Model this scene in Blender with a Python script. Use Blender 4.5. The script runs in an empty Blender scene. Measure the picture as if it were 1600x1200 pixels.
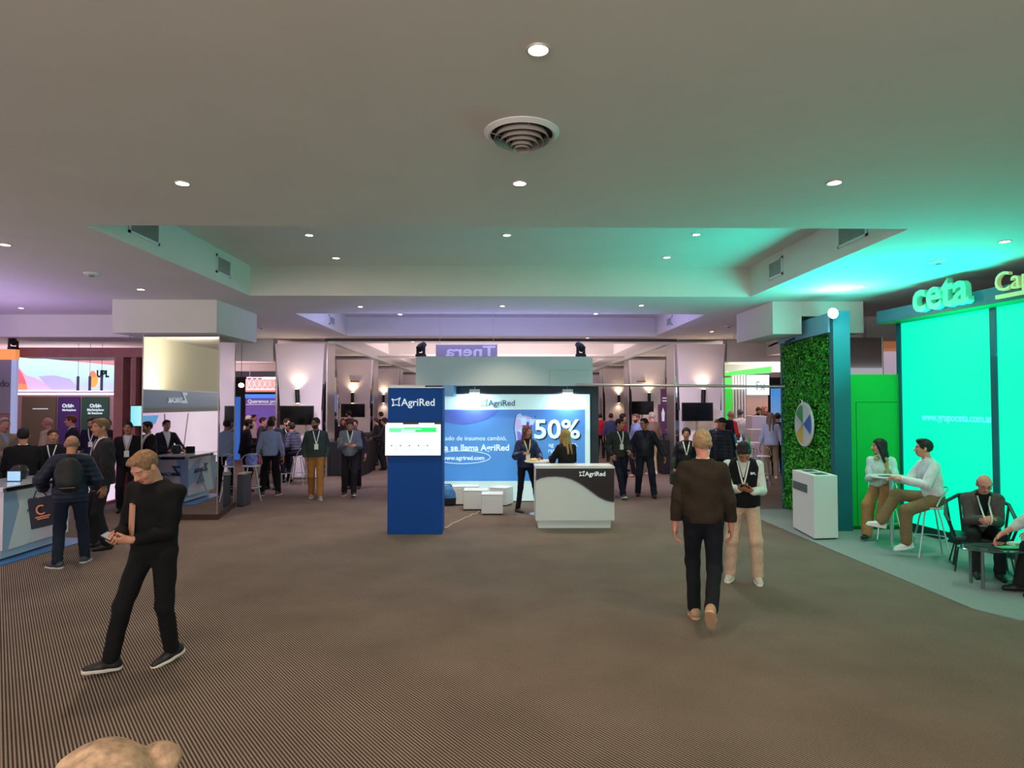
import bpy, math, random
import numpy as np
from mathutils import Matrix, Vector
random.seed(7)
SC = bpy.context.scene
COL = SC.collection
PI = math.pi

# ------------------------------------------------------------------ camera, world, exposure
CAM_H = 2.10
cam_data = bpy.data.cameras.new('camera')
cam_data.sensor_width = 36.0
cam_data.lens = 22.5
cam_data.clip_end = 200
cam = bpy.data.objects.new('camera', cam_data)
COL.objects.link(cam)
cam.location = (0, 0, CAM_H)
cam.rotation_euler = (math.radians(90 + 1.72), 0, math.radians(-0.945))
SC.camera = cam
CAMROT = cam.rotation_euler.to_matrix()

world = bpy.data.worlds.new('hall_air')
SC.world = world
world.use_nodes = True
world.node_tree.nodes['Background'].inputs[0].default_value = (0.80, 0.78, 0.84, 1)
world.node_tree.nodes['Background'].inputs[1].default_value = 0.7
SC.view_settings.view_transform = 'Standard'
SC.view_settings.look = 'None'
SC.view_settings.gamma = 1
SC.view_settings.use_curve_mapping = False
SC.view_settings.exposure = 0.12


def area(name, loc, rot, sx, sy, power, color, spread=PI):
    d = bpy.data.lights.new(name, 'AREA')
    d.shape = 'RECTANGLE'; d.size = sx; d.size_y = sy
    d.energy = power; d.color = color; d.spread = spread
    o = bpy.data.objects.new(name, d); COL.objects.link(o)
    o.location = loc; o.rotation_euler = rot
    return o


UP = (PI, 0, 0)
# added upward area fills without fixtures, tinting and brightening the ceilings
area('near_ceiling_fill', (0, -4.5, 2.2), UP, 14, 6, 700, (1.0, 0.87, 0.78))
area('ceiling_fill', (-10.2, 9.6, 2.5), UP, 5, 5, 120, (0.62, 0.42, 1.0))
area('ceiling_fill', (-11.5, 15.9, 2.6), UP, 5, 1, 40, (1.0, 0.60, 0.70))
area('ceiling_fill', (0, 14.5, 3.15), UP, 6, .8, 150, (0.42, 0.40, 1.0))
area('ceiling_fill', (-9.5, 20, 2.5), UP, 4, 3, 120, (1.0, 0.66, 0.72))
area('ceiling_fill', (9.5, 21, 2.6), UP, 4, 5, 230, (1.0, 0.78, 0.80))
area('ceiling_fill', (0, 24, 2.3), UP, 7, 8, 440, (1.0, 0.78, 0.84))
area('ceiling_fill', (0, 36, 2.3), UP, 7, 8, 380, (1.0, 0.78, 0.84))
area('green_fill', (6.1, 8.9, 2.2), (0, math.radians(180 - 38), 0), 2.0, 1.6, 98, (0.0, 1.0, 0.80), math.radians(140))  # added green fill, strengthens the lit panels' glow on the ceiling
# added fill behind the viewer, brightening the fronts of things
area('front_fill', (-2, -7.5, 3.2), (math.radians(80), 0, 0), 12, 1.4, 420, (1.0, 0.94, 0.88))
# added fills without fixtures, brightening far people and pilasters
area('far_fill', (-4.4, 15.3, 3.75), (math.radians(42), 0, 0), 2.6, .5, 58, (1.0, 0.84, 0.97), math.radians(110))
area('far_fill', (4.0, 15.3, 3.75), (math.radians(42), 0, 0), 2.6, .5, 58, (1.0, 0.84, 0.97), math.radians(110))


# ------------------------------------------------------------------ pixel helpers (1600 x 1200 frame)
def ray(px, py):
    return CAMROT @ Vector(((px - 800) / 1000.0, (600 - py) / 1000.0, -1.0))


def W(px, py, Y):
    d = ray(px, py); t = Y / d.y
    return Vector((d.x * t, Y, CAM_H + d.z * t))


def G(px, py, z=0.0):
    d = ray(px, py); t = (z - CAM_H) / d.z
    return Vector((d.x * t, d.y * t, z))


def WX(px, py, X):
    d = ray(px, py); t = X / d.x
    return Vector((X, d.y * t, CAM_H + d.z * t))


# ------------------------------------------------------------------ materials
def lin(c):
    c = c / 255.0
    return c / 12.92 if c <= 0.04045 else ((c + 0.055) / 1.055) ** 2.4


MATS = {}


def mat(name, rgb, rough=0.6, metal=0.0, emit=0.0, noise=0.0, nscale=8.0, ecol=None, spec=None, bump=0.0, trans=0.0, sheen=0.0):
    """rgb in 0..255 display values; noise = relative value variation (procedural)."""
    if name in MATS:
        return MATS[name]
    m = bpy.data.materials.new(name); m.use_nodes = True
    nt = m.node_tree; b = nt.nodes['Principled BSDF']
    col = (lin(rgb[0]), lin(rgb[1]), lin(rgb[2]), 1)
    b.inputs['Base Color'].default_value = col
    b.inputs['Roughness'].default_value = rough
    b.inputs['Metallic'].default_value = metal
    if spec is not None: b.inputs['Specular IOR Level'].default_value = spec
    if trans: b.inputs['Transmission Weight'].default_value = trans
    if sheen: b.inputs['Sheen Weight'].default_value = sheen
    if emit:
        b.inputs['Emission Color'].default_value = col if ecol is None else (lin(ecol[0]), lin(ecol[1]), lin(ecol[2]), 1)
        b.inputs['Emission Strength'].default_value = emit
    if noise or bump:
        tc = nt.nodes.new('ShaderNodeTexCoord')
        n = nt.nodes.new('ShaderNodeTexNoise'); n.inputs['Scale'].default_value = nscale
        n.inputs['Detail'].default_value = 4
        nt.links.new(tc.outputs['Object'], n.inputs['Vector'])
        if noise:
            mr = nt.nodes.new('ShaderNodeMapRange')
            mr.inputs[1].default_value = 0.3; mr.inputs[2].default_value = 0.7
            mr.inputs[3].default_value = 1 - noise; mr.inputs[4].default_value = 1 + noise
            nt.links.new(n.outputs[0], mr.inputs[0])
            mx = nt.nodes.new('ShaderNodeVectorMath'); mx.operation = 'SCALE'
            mx.inputs[0].default_value = col[:3]
            nt.links.new(mr.outputs[0], mx.inputs['Scale'])
            nt.links.new(mx.outputs[0], b.inputs['Base Color'])
        if bump:
            bp = nt.nodes.new('ShaderNodeBump'); bp.inputs['Strength'].default_value = bump
            bp.inputs['Distance'].default_value = 0.01
            nt.links.new(n.outputs[0], bp.inputs['Height']); nt.links.new(bp.outputs[0], b.inputs['Normal'])
    MATS[name] = m
    return m


def stripes_mat(name, c1, c2, angle, pitch, rough=0.9, axis_noise=0.25, bump=0.4, width=0.5):
    """procedural ribs: lines of a given pitch (m) in object space; angle = direction normal to the lines in XY"""
    m = bpy.data.materials.new(name); m.use_nodes = True
    nt = m.node_tree; b = nt.nodes['Principled BSDF']; L = nt.links
    tc = nt.nodes.new('ShaderNodeTexCoord')
    dt = nt.nodes.new('ShaderNodeVectorMath'); dt.operation = 'DOT_PRODUCT'
    dt.inputs[1].default_value = (math.cos(angle), math.sin(angle), 0)
    L.new(tc.outputs['Object'], dt.inputs[0])
    mu = nt.nodes.new('ShaderNodeMath'); mu.operation = 'MULTIPLY'; mu.inputs[1].default_value = 2 * PI / pitch
    L.new(dt.outputs['Value'], mu.inputs[0])
    sn = nt.nodes.new('ShaderNodeMath'); sn.operation = 'SINE'; L.new(mu.outputs[0], sn.inputs[0])
    mr = nt.nodes.new('ShaderNodeMapRange'); mr.inputs[1].default_value = -0.6; mr.inputs[2].default_value = 0.6
    L.new(sn.outputs[0], mr.inputs[0])
    mix = nt.nodes.new('ShaderNodeMix'); mix.data_type = 'RGBA'
    mix.inputs[6].default_value = (*[lin(v) for v in c1], 1); mix.inputs[7].default_value = (*[lin(v) for v in c2], 1)
    L.new(mr.outputs[0], mix.inputs[0])
    n = nt.nodes.new('ShaderNodeTexNoise'); n.inputs['Scale'].default_value = 1.3; n.inputs['Detail'].default_value = 6
    L.new(tc.outputs['Object'], n.inputs['Vector'])
    n2 = nt.nodes.new('ShaderNodeTexNoise'); n2.inputs['Scale'].default_value = 90; n2.inputs['Detail'].default_value = 2
    L.new(tc.outputs['Object'], n2.inputs['Vector'])
    ad = nt.nodes.new('ShaderNodeMath'); ad.operation = 'ADD'
    L.new(n.outputs[0], ad.inputs[0]); L.new(n2.outputs[0], ad.inputs[1])
    mr2 = nt.nodes.new('ShaderNodeMapRange'); mr2.inputs[1].default_value = 0.6; mr2.inputs[2].default_value = 1.4
    mr2.inputs[3].default_value = 1 - axis_noise; mr2.inputs[4].default_value = 1 + axis_noise
    L.new(ad.outputs[0], mr2.inputs[0])
    sc = nt.nodes.new('ShaderNodeVectorMath'); sc.operation = 'SCALE'
    L.new(mix.outputs[2], sc.inputs[0]); L.new(mr2.outputs[0], sc.inputs['Scale'])
    L.new(sc.outputs[0], b.inputs['Base Color'])
    b.inputs['Roughness'].default_value = rough
    b.inputs['Specular IOR Level'].default_value = 0.15
    if bump:
        bp = nt.nodes.new('ShaderNodeBump'); bp.inputs['Strength'].default_value = bump; bp.inputs['Distance'].default_value = 0.004
        L.new(mr.outputs[0], bp.inputs['Height']); L.new(bp.outputs[0], b.inputs['Normal'])
    MATS[name] = m
    return m


def grad_mat(name, stops, axis='Z', lo=0.0, hi=1.0, emit=1.0, wob=0.0):
    """printed / backlit graphic with a colour ramp along one object axis (the print itself)"""
    m = bpy.data.materials.new(name); m.use_nodes = True
    nt = m.node_tree; b = nt.nodes['Principled BSDF']; L = nt.links
    tc = nt.nodes.new('ShaderNodeTexCoord'); sp = nt.nodes.new('ShaderNodeSeparateXYZ')
    L.new(tc.outputs['Object'], sp.inputs[0])
    src = sp.outputs['XYZ'.index(axis)]
    if wob:
        n = nt.nodes.new('ShaderNodeTexNoise'); n.inputs['Scale'].default_value = 0.9
        L.new(tc.outputs['Object'], n.inputs['Vector'])
        ml = nt.nodes.new('ShaderNodeMath'); ml.operation = 'MULTIPLY_ADD'; ml.inputs[1].default_value = wob
        L.new(n.outputs[0], ml.inputs[0]); L.new(src, ml.inputs[2]); src = ml.outputs[0]
    mr = nt.nodes.new('ShaderNodeMapRange'); mr.inputs[1].default_value = lo; mr.inputs[2].default_value = hi
    L.new(src, mr.inputs[0])
    cr = nt.nodes.new('ShaderNodeValToRGB'); el = cr.color_ramp.elements
    while len(el) < len(stops): el.new(0.5)
    for e, (p, c) in zip(el, stops):
        e.position = p; e.color = (*[lin(v) for v in c], 1)
    L.new(mr.outputs[0], cr.inputs[0])
    L.new(cr.outputs[0], b.inputs['Base Color'])
    if emit:
        L.new(cr.outputs[0], b.inputs['Emission Color']); b.inputs['Emission Strength'].default_value = emit
    b.inputs['Roughness'].default_value = 0.5
    MATS[name] = m
    return m


# ------------------------------------------------------------------ mesh builder
def wmat(o):
    m = o.matrix_basis.copy()
    while o.parent:
        o = o.parent; m = o.matrix_basis @ m
    return m


class MB:
    def __init__(s):
        s.v = []; s.f = []; s.mi = []; s.cur = 0

    def _add(s, vs, fs):
        b = len(s.v); s.v += [Vector(p) for p in vs]
        for f in fs:
            s.f.append([b + i for i in f]); s.mi.append(s.cur)

    def box(s, x0, x1, y0, y1, z0, z1, M=None):
        vs = [(x, y, z) for z in (z0, z1) for y in (y0, y1) for x in (x0, x1)]
        if M is not None: vs = [M @ Vector(v) for v in vs]
        s._add(vs, [(0, 2, 3, 1), (4, 5, 7, 6), (0, 1, 5, 4), (2, 6, 7, 3), (0, 4, 6, 2), (1, 3, 7, 5)])
        return s

    def hexa(s, b4, t4):
        s._add(list(b4) + list(t4), [(3, 2, 1, 0), (4, 5, 6, 7), (0, 1, 5, 4), (1, 2, 6, 5), (2, 3, 7, 6), (3, 0, 4, 7)])
        return s

    def tube(s, pts, r, n=10, r1=None, cap=True):
        pts = [Vector(p) for p in pts]; rings = []
        up = Vector((0, 0, 1)); u = None
        for i, p in enumerate(pts):
            d = (pts[min(i + 1, len(pts) - 1)] - pts[max(i - 1, 0)]).normalized()
            if u is None:
                u = d.cross(up) if abs(d.dot(up)) < 0.95 else d.cross(Vector((1, 0, 0)))
            u = (u - d * u.dot(d)).normalized(); w = d.cross(u)
            rr = r if r1 is None else r + (r1 - r) * i / (len(pts) - 1)
            rings.append([p + (u * math.cos(a) + w * math.sin(a)) * rr for a in [2 * PI * k / n for k in range(n)]])
        b = len(s.v)
        for rg in rings: s.v += rg
        for i in range(len(rings) - 1):
            for k in range(n):
                k2 = (k + 1) % n
                s.f.append([b + i * n + k, b + i * n + k2, b + (i + 1) * n + k2, b + (i + 1) * n + k]); s.mi.append(s.cur)
        if cap:
            s.f.append([b + k for k in range(n)][::-1]); s.mi.append(s.cur)
            e = b + (len(rings) - 1) * n
            s.f.append([e + k for k in range(n)]); s.mi.append(s.cur)
        return s

    def lathe(s, prof, n=24, c=(0, 0, 0), M=None, ring=False):
        b = len(s.v); c = Vector(c)
        for r, z in prof:
            for k in range(n):
                a = 2 * PI * k / n
                p = Vector((r * math.cos(a), r * math.sin(a), z)) + c
                s.v.append(M @ p if M is not None else p)
        for i in range(len(prof) - 1):
            for k in range(n):
                k2 = (k + 1) % n
                s.f.append([b + i * n + k, b + i * n + k2, b + (i + 1) * n + k2, b + (i + 1) * n + k]); s.mi.append(s.cur)
        e = b + (len(prof) - 1) * n
        if ring:
            for k in range(n):
                k2 = (k + 1) % n
                s.f.append([e + k, e + k2, b + k2, b + k]); s.mi.append(s.cur)
            return s
        s.f.append([b + k for k in range(n)][::-1]); s.mi.append(s.cur)
        s.f.append([e + k for k in range(n)]); s.mi.append(s.cur)
        return s

    def prism(s, poly, ex):
        poly = [Vector(p) for p in poly]; ex = Vector(ex); n = len(poly)
        b = len(s.v); s.v += poly + [p + ex for p in poly]
        s.f.append(list(range(b, b + n))); s.mi.append(s.cur)
        s.f.append(list(range(b + n, b + 2 * n))[::-1]); s.mi.append(s.cur)
        for k in range(n):
            k2 = (k + 1) % n
            s.f.append([b + k2, b + k, b + n + k, b + n + k2]); s.mi.append(s.cur)
        return s

    def build(s, name, m, parent=None, world=True, bevel=0.0, smooth=False):
        vs = s.v
        if parent is not None and world:
            inv = wmat(parent).inverted(); vs = [inv @ v for v in vs]
        me = bpy.data.meshes.new(name)
        me.from_pydata([tuple(v) for v in vs], [], s.f)
        for mm in (m if isinstance(m, (list, tuple)) else [m]): me.materials.append(mm)
        me.polygons.foreach_set('material_index', s.mi)
        if smooth:
            me.polygons.foreach_set('use_smooth', [True] * len(s.f))
        import bmesh
        bm = bmesh.new(); bm.from_mesh(me); bmesh.ops.recalc_face_normals(bm, faces=bm.faces); bm.to_mesh(me); bm.free()
        if smooth:
            me.set_sharp_from_angle(angle=math.radians(40))
        o = bpy.data.objects.new(name, me); COL.objects.link(o)
        if parent is not None: o.parent = parent
        if bevel:
            bv = o.modifiers.new('bevel', 'BEVEL'); bv.width = bevel; bv.segments = 2; bv.limit_method = 'ANGLE'
        return o


def thing(name, label, cat, loc=(0, 0, 0), rz=0.0, group=None):
    o = bpy.data.objects.new(name, None); COL.objects.link(o)
    o.location = loc; o.rotation_euler = (0, 0, rz); o.empty_display_size = 0.1
    o['label'] = label; o['category'] = cat
    if group: o['group'] = group
    return o


def tag(o, label, cat, group=None):
    o['label'] = label; o['category'] = cat
    if group: o['group'] = group
    return o


def struct(o):
    o['kind'] = 'structure'
    return o


def dup(root, loc, rz=0.0, label=None):
    r = root.copy(); COL.objects.link(r); r.location = loc; r.rotation_euler = (0, 0, rz)
    if label: r['label'] = label
    for ch in list(root.children):
        c = ch.copy(); COL.objects.link(c); c.parent = r
        for g in list(ch.children):
            d = g.copy(); COL.objects.link(d); d.parent = c
    return r


def text(s, size, loc, xdir, m, parent, name='lettering', ydir=(0, 0, 1), ex=0.004, align='LEFT', off=0.0, mirror=False, sx=1.0):
    """lettering as real geometry; loc = baseline start (or centre), xdir = reading direction"""
    cu = bpy.data.curves.new(name, 'FONT'); cu.body = s; cu.size = size; cu.extrude = ex; cu.align_x = align
    cu.offset = off; cu.resolution_u = 3
    t = bpy.data.objects.new(name, cu)
    me = bpy.data.meshes.new_from_object(t)
    bpy.data.objects.remove(t); bpy.data.curves.remove(cu)
    x = Vector(xdir).normalized(); y = Vector(ydir).normalized(); z = x.cross(y)
    M = Matrix(((x.x, y.x, z.x, loc[0]), (x.y, y.y, z.y, loc[1]), (x.z, y.z, z.z, loc[2]), (0, 0, 0, 1)))
    if sx != 1.0: M = M @ Matrix.Diagonal((sx, 1, 1, 1))
    if parent is not None: M = wmat(parent).inverted() @ M
    me.transform(M); me.name = name
    me.materials.clear(); me.materials.append(m)
    o = bpy.data.objects.new(name, me); COL.objects.link(o); o.parent = parent
    return o

# ------------------------------------------------------------------ the hall
M_CEIL = mat('ceiling_paint', (222, 218, 212), 0.85, noise=0.02, nscale=1.5)
M_WHITE = mat('white_paint', (228, 226, 224), 0.7)
M_CREAM = mat('cream_paint', (232, 224, 196), 0.7)
M_CARPET = stripes_mat('ribbed_carpet', (58, 47, 43), (146, 130, 118), math.atan2(0.78, 1.0), 0.0207, bump=0.5)
M_GREYCARPET = mat('grey_carpet', (138, 146, 146), 0.95, noise=0.08, nscale=60, spec=0.1)
M_MIRROR = mat('mirror_glass', (205, 205, 208), 0.02, 1.0)
M_DARKGAP = mat('dark_joint', (40, 36, 42), 0.8)
M_CHROME = mat('chrome', (196, 198, 202), 0.32, 0.85)
M_ALU = mat('brushed_aluminium', (186, 180, 176), 0.35, 0.8)
M_BLACKP = mat('black_plastic', (18, 18, 20), 0.4)
M_BLACKM = mat('black_metal', (22, 22, 24), 0.45, 0.3)
M_SCREEN = mat('dark_screen', (6, 6, 8), 0.15)
M_PLINTH = mat('dark_wood_plinth', (66, 42, 38), 0.5, noise=0.15)
M_GLOWW = mat('warm_lamp_glow', (255, 222, 186), 0.5, emit=14)
M_GLOWC = mat('cool_lamp_glow', (226, 244, 255), 0.5, emit=22)
M_RING = mat('lamp_ring_metal', (196, 190, 184), 0.4, 0.3)
M_GLASS = mat('clear_glass', (232, 244, 242), 0.02, trans=1.0)
M_WHITEG = mat('white_gloss_laminate', (232, 236, 236), 0.25)
M_LAM = mat('white_laminate', (222, 224, 224), 0.5)

Z0 = 3.93   # main ceiling
ZC = 4.44   # inside the coves
ZL = 3.47   # side ceilings beyond

mb = MB().box(-22, 22, -9, 47, -0.1, 0)
struct(mb.build('floor', M_CARPET))

coves = [(-4.28, 4.28, 6.6, 10.9), (-4.2, 4.2, 13.07, 17.4), (-4.2, 4.2, 19.6, 23.9), (-4.2, 4.2, 26.1, 30.4)]
mb = MB()
T = 0.06
mb.box(-22, -4.28, -9, 13.4, Z0, Z0 + T); mb.box(4.28, 22, -9, 13.4, Z0, Z0 + T)
mb.box(-7.7, -4.28, 13.4, 47, Z0, Z0 + T); mb.box(4.28, 7.7, 13.4, 47, Z0, Z0 + T)
ys = [-9] + [v for c in coves for v in (c[2], c[3])] + [47]
for i in range(0, len(ys), 2):
    mb.box(-4.28, 4.28, ys[i], ys[i + 1], Z0, Z0 + T)
for c in coves:
    if c[1] < 4.28:
        mb.box(-4.28, c[0], c[2], c[3], Z0, Z0 + T); mb.box(c[1], 4.28, c[2], c[3], Z0, Z0 + T)
    mb.box(c[0], c[1], c[2], c[3], ZC, ZC + T)
    mb.box(c[0] - T, c[0], c[2] - T, c[3] + T, Z0 + T, ZC + T); mb.box(c[1], c[1] + T, c[2] - T, c[3] + T, Z0 + T, ZC + T)
    mb.box(c[0], c[1], c[2] - T, c[2], Z0 + T, ZC + T); mb.box(c[0], c[1], c[3], c[3] + T, Z0 + T, ZC + T)
mb.box(-22, -7.7, 13.4, 47, ZL, ZL + T); mb.box(7.7, 22, 13.4, 47, ZL, ZL + T)
mb.box(-22, -7.7, 13.34, 13.4, ZL, Z0); mb.box(7.7, 22, 13.34, 13.4, ZL, Z0)
mb.box(-7.7, -7.64, 13.4, 47, ZL, Z0); mb.box(7.64, 7.7, 13.4, 47, ZL, Z0)
struct(mb.build('ceiling', M_CEIL))

# stepped beams of the side halls and the lintels above the pillar rows
for i, (y, zz) in enumerate([(18.3, 3.30), (22.5, 3.22), (27, 3.2)]):
    for sgn in (-1, 1):
        x0, x1 = sorted((sgn * 6.5, sgn * 22))
        o = MB().box(x0, x1, y, y + 0.35, zz, (Z0 if i == 0 else ZL)).build('trim_%d' % (i * 2 + (sgn > 0) + 1), M_CEIL); struct(o)
mb = MB().box(-22, 22, 46.8, 47, 0, Z0); struct(mb.build('wall_back', mat('rose_wall', (196, 168, 170), 0.8)))
mb = MB().box(-22.2, -22, 12, 47, 0, Z0); struct(mb.build('wall_far_left', M_WHITE))
mb = MB().box(22, 22.2, -9, 47, 0, Z0); struct(mb.build('wall_right', M_WHITE))
mb = MB().box(-9.85, -9.7, -9, 11.6, 0, Z0); struct(mb.build('wall_left', M_CREAM))

# partition tracks under the ceiling (dark slot with metal rails)
k = 7
for y in (18.15, 24.85, 31.2):
    o = MB().box(-5.0, 5.0, y, y + 0.10, Z0 - 0.07, Z0 - 0.005).build('trim_%d' % k, M_BLACKM if y < 20 else M_ALU); struct(o); k += 1
for sgn in (-1, 1):
    x = sgn * 4.86
    o = MB().box(x - 0.07, x + 0.07, 18.25, 46, Z0 - 0.12, Z0 - 0.005).build('trim_%d' % k, mat('rail_paint', (190, 196, 190), 0.4, 0.3)); struct(o); k += 1


# air grilles on the cove walls
def grille(X, y0, y1, z0, z1, sgn, label):
    t = thing('air_grille', label, 'air grille', (X, (y0 + y1) / 2, z0), 0, 'wall grilles in the ceiling coves')
    d = 0.02 * sgn
    fr = MB()
    for a, b, c, e in ((y0, y1, z0, z0 + .03), (y0, y1, z1 - .03, z1), (y0, y0 + .03, z0, z1), (y1 - .03, y1, z0, z1)):
        fr.box(min(X, X + d), max(X, X + d), a, b, c, e)
    fr.build('frame', M_LAM, t)
    MB().box(min(X, X + d * .2), max(X, X + d * .2), y0 + .03, y1 - .03, z0 + .03, z1 - .03).build('backing', mat('grille_dark', (70, 84, 84), 0.7), t)
    sl = MB(); n = max(8, int((y1 - y0) / .035))
    for i in range(n):
        y = y0 + .03 + (y1 - y0 - .06) * (i + .5) / n
        sl.box(min(X, X + d), max(X, X + d), y - .005, y + .005, z0 + .03, z1 - .03)
    sl.build('slats', mat('grille_slat', (176, 184, 182), 0.5), t)


grille(-4.28, 9.60, 10.10, 4.06, 4.34, 1, 'small slatted air grille on the left cove wall, farther one')
grille(-4.28, 7.35, 8.00, 4.06, 4.40, 1, 'slatted air grille at the near end of the left cove wall')
grille(4.28, 9.60, 10.10, 4.06, 4.34, -1, 'small slatted air grille on the right cove wall, farther one')
grille(4.28, 7.35, 8.00, 4.06, 4.40, -1, 'slatted air grille at the near end of the right cove wall')
grille(-4.20, 15.6, 16.1, 4.02, 4.25, 1, 'tiny air grille on the left wall of the far ceiling cove')
grille(4.20, 15.6, 16.1, 4.02, 4.25, -1, 'tiny air grille on the right wall of the far ceiling cove')


# round ceiling diffuser
def diffuser():
    c = G(815, 207, Z0); c.z = Z0
    t = thing('ceiling_diffuser', 'large round ceiling vent of nested rings in the near ceiling', 'ceiling vent', c)
    R = 0.255
    MB().lathe([(R - .035, -.002), (R, -.002), (R, -.010), (R - .03, -.030), (R - .045, -.022)], 48, ring=True).build('rim', M_LAM, t, world=False, smooth=True)
    MB().lathe([(0.001, -.004), (R - .035, -.004), (R - .035, -.001), (0.001, -.001)], 48).build('backing', mat('vent_dark', (44, 34, 32), 0.8), t, world=False)
    m = mat('vent_ring', (168, 158, 152), 0.5)
    for i, (r, z) in enumerate([(0.185, -.055), (0.148, -.075), (0.112, -.092), (0.075, -.108)]):
        MB().lathe([(r - .018, z + .045), (r, z), (r + .003, z), (r - .014, z + .045)], 48, ring=True).build('ring', m, t, world=False, smooth=True)
    MB().lathe([(.03, -.08), (.055, -.12), (.057, -.12), (.036, -.078)], 32, ring=True).build('centre_cone', m, t, world=False, smooth=True)
    b = MB()
    for a in range(4):
        an = a * PI / 2 + .2
        b.tube([(0.03 * math.cos(an), .03 * math.sin(an), -.06), (.22 * math.cos(an), .22 * math.sin(an), -.02)], .003, 6)
    b.build('spokes', m, t, world=False)


diffuser()


# recessed downlights
def downlight(px, py, z, label, power=26, r=.055, cool=False, group='recessed downlights', tilt=None):
    c = G(px, py, z)
    t = thing('recessed_downlight', label, 'ceiling lamp', c, 0, group)
    MB().lathe([(r, -.001), (r + .014, -.001), (r + .012, -.010), (r, -.008)], 24, ring=True).build('trim_ring', M_RING, t, world=False, smooth=True)
    MB().lathe([(.001, -.004), (r, -.004), (r, -.001), (.001, -.001)], 24).build('lens', M_GLOWC if cool else M_GLOWW, t, world=False)
    if power:
        d = bpy.data.lights.new('lamp_light', 'SPOT'); d.energy = power; d.spot_size = math.radians(110); d.spot_blend = .8
        d.color = (.86, .95, 1) if cool else (1.0, .78, .56); d.shadow_soft_size = .05
        o = bpy.data.objects.new('lamp_light', d); COL.objects.link(o); o.parent = t; o.location = (0, 0, -.03)
        if tilt: o.rotation_euler = tilt
    return t


DL = [(841, 77, Z0, 'warm recessed downlight nearest the camera, above the round vent', 120),
      (812, 286, Z0, 'warm recessed downlight just below the round vent', 110),
      (285, 286, Z0, 'warm recessed downlight in the upper left of the near ceiling', 120),
      (1304, 285, Z0, 'warm recessed downlight in the upper right of the near ceiling', 110),
      (8, 382, Z0, 'warm recessed downlight at the left edge of the photo', 90),
      (1570, 377, Z0, 'warm recessed downlight above the ceta sign at the right', 80),
      (220, 452, Z0, 'warm recessed downlight above the left mirrored pillar', 130),
      (1344, 448, Z0, 'warm recessed downlight above the green wall booth', 70),
      (785, 478, Z0, 'warm recessed downlight centred on the strip between the two coves', 190),
      (1002, 477, Z0, 'warm recessed downlight on the right of the strip between the coves', 170),
      (563, 479, Z0, 'dim flat recessed lamp on the left of the strip between the coves', 170),
      (625, 491, Z0, 'small recessed lamp at the edge of the far cove, left', 0),
      (931, 490, Z0, 'small recessed lamp at the edge of the far cove, right', 0),
      (33, 481, Z0, 'dim recessed lamp near the purple-lit band at far left', 50),
      (1112, 518, Z0, 'small bright downlight before the right far pilaster', 60),
      (918, 528, Z0, 'small downlight above the right moving head lamp', 60),
      (645, 534, Z0, 'small downlight above the left moving head lamp', 60),
      (1224, 528, Z0, 'small downlight behind the right mirrored pillar', 40),
      (792, 367, ZC, 'warm downlight in the middle of the near cove', 80),
      (525, 403, ZC, 'warm downlight in the left of the near cove', 90),
      (1042, 402, ZC, 'warm downlight in the right of the near cove', 90)]
for px, py, z, lb, pw in DL:
    downlight(px, py, z, lb, pw, r=(.045 if py > 470 else .052))
downlight(483, 367, ZC, 'cool white spot lamp near the left of the near cove', 90, .05, True, 'cool spots in the near cove')
downlight(1088, 366, ZC, 'cool white spot lamp near the right of the near cove', 90, .05, True, 'cool spots in the near cove')
# the same grid goes on behind and beside the frame: downlights that light what the frame shows
for x, y in ((-3.1, 3.2), (2.9, 3.2), (-2.8, -0.5), (2.8, -0.5)):
    t = thing('recessed_downlight', 'recessed downlight of the near ceiling grid outside the view', 'ceiling lamp', (x, y, Z0), 0, 'downlights outside the view')
    MB().lathe([(.001, -.004), (.055, -.004), (.055, -.001), (.001, -.001)], 24).build('lens', M_GLOWW, t, world=False)
    d = bpy.data.lights.new('lamp_light', 'SPOT'); d.energy = 50; d.spot_size = math.radians(110); d.spot_blend = .8
    d.color = (1.0, .78, .56); d.shadow_soft_size = .05
    o = bpy.data.objects.new('lamp_light', d); COL.objects.link(o); o.parent = t; o.location = (0, 0, -.03)


def detector(px, py, z, label):
    c = G(px, py, z)
    t = thing('smoke_detector', label, 'smoke detector', c, 0)
    MB().lathe([(.10, -.001), (.10, -.015), (.07, -.03), (.03, -.035), (.001, -.035)], 24).build('housing', M_LAM, t, world=False, smooth=True)
    MB().lathe([(.035, -.034), (.035, -.045), (.001, -.047)], 16).build('sensor', mat('sensor_grey', (120, 118, 120), .5), t, world=False, smooth=True)


detector(143, 427, Z0, 'round grey smoke detector on the purple-lit left ceiling')
detector(1466, 408, Z0, 'round white smoke detector above the ceta stand')
detector(1139, 509, Z0, 'small smoke detector right of the far cove')
detector(408, 511, Z0, 'small smoke detector left of the far cove')


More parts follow.
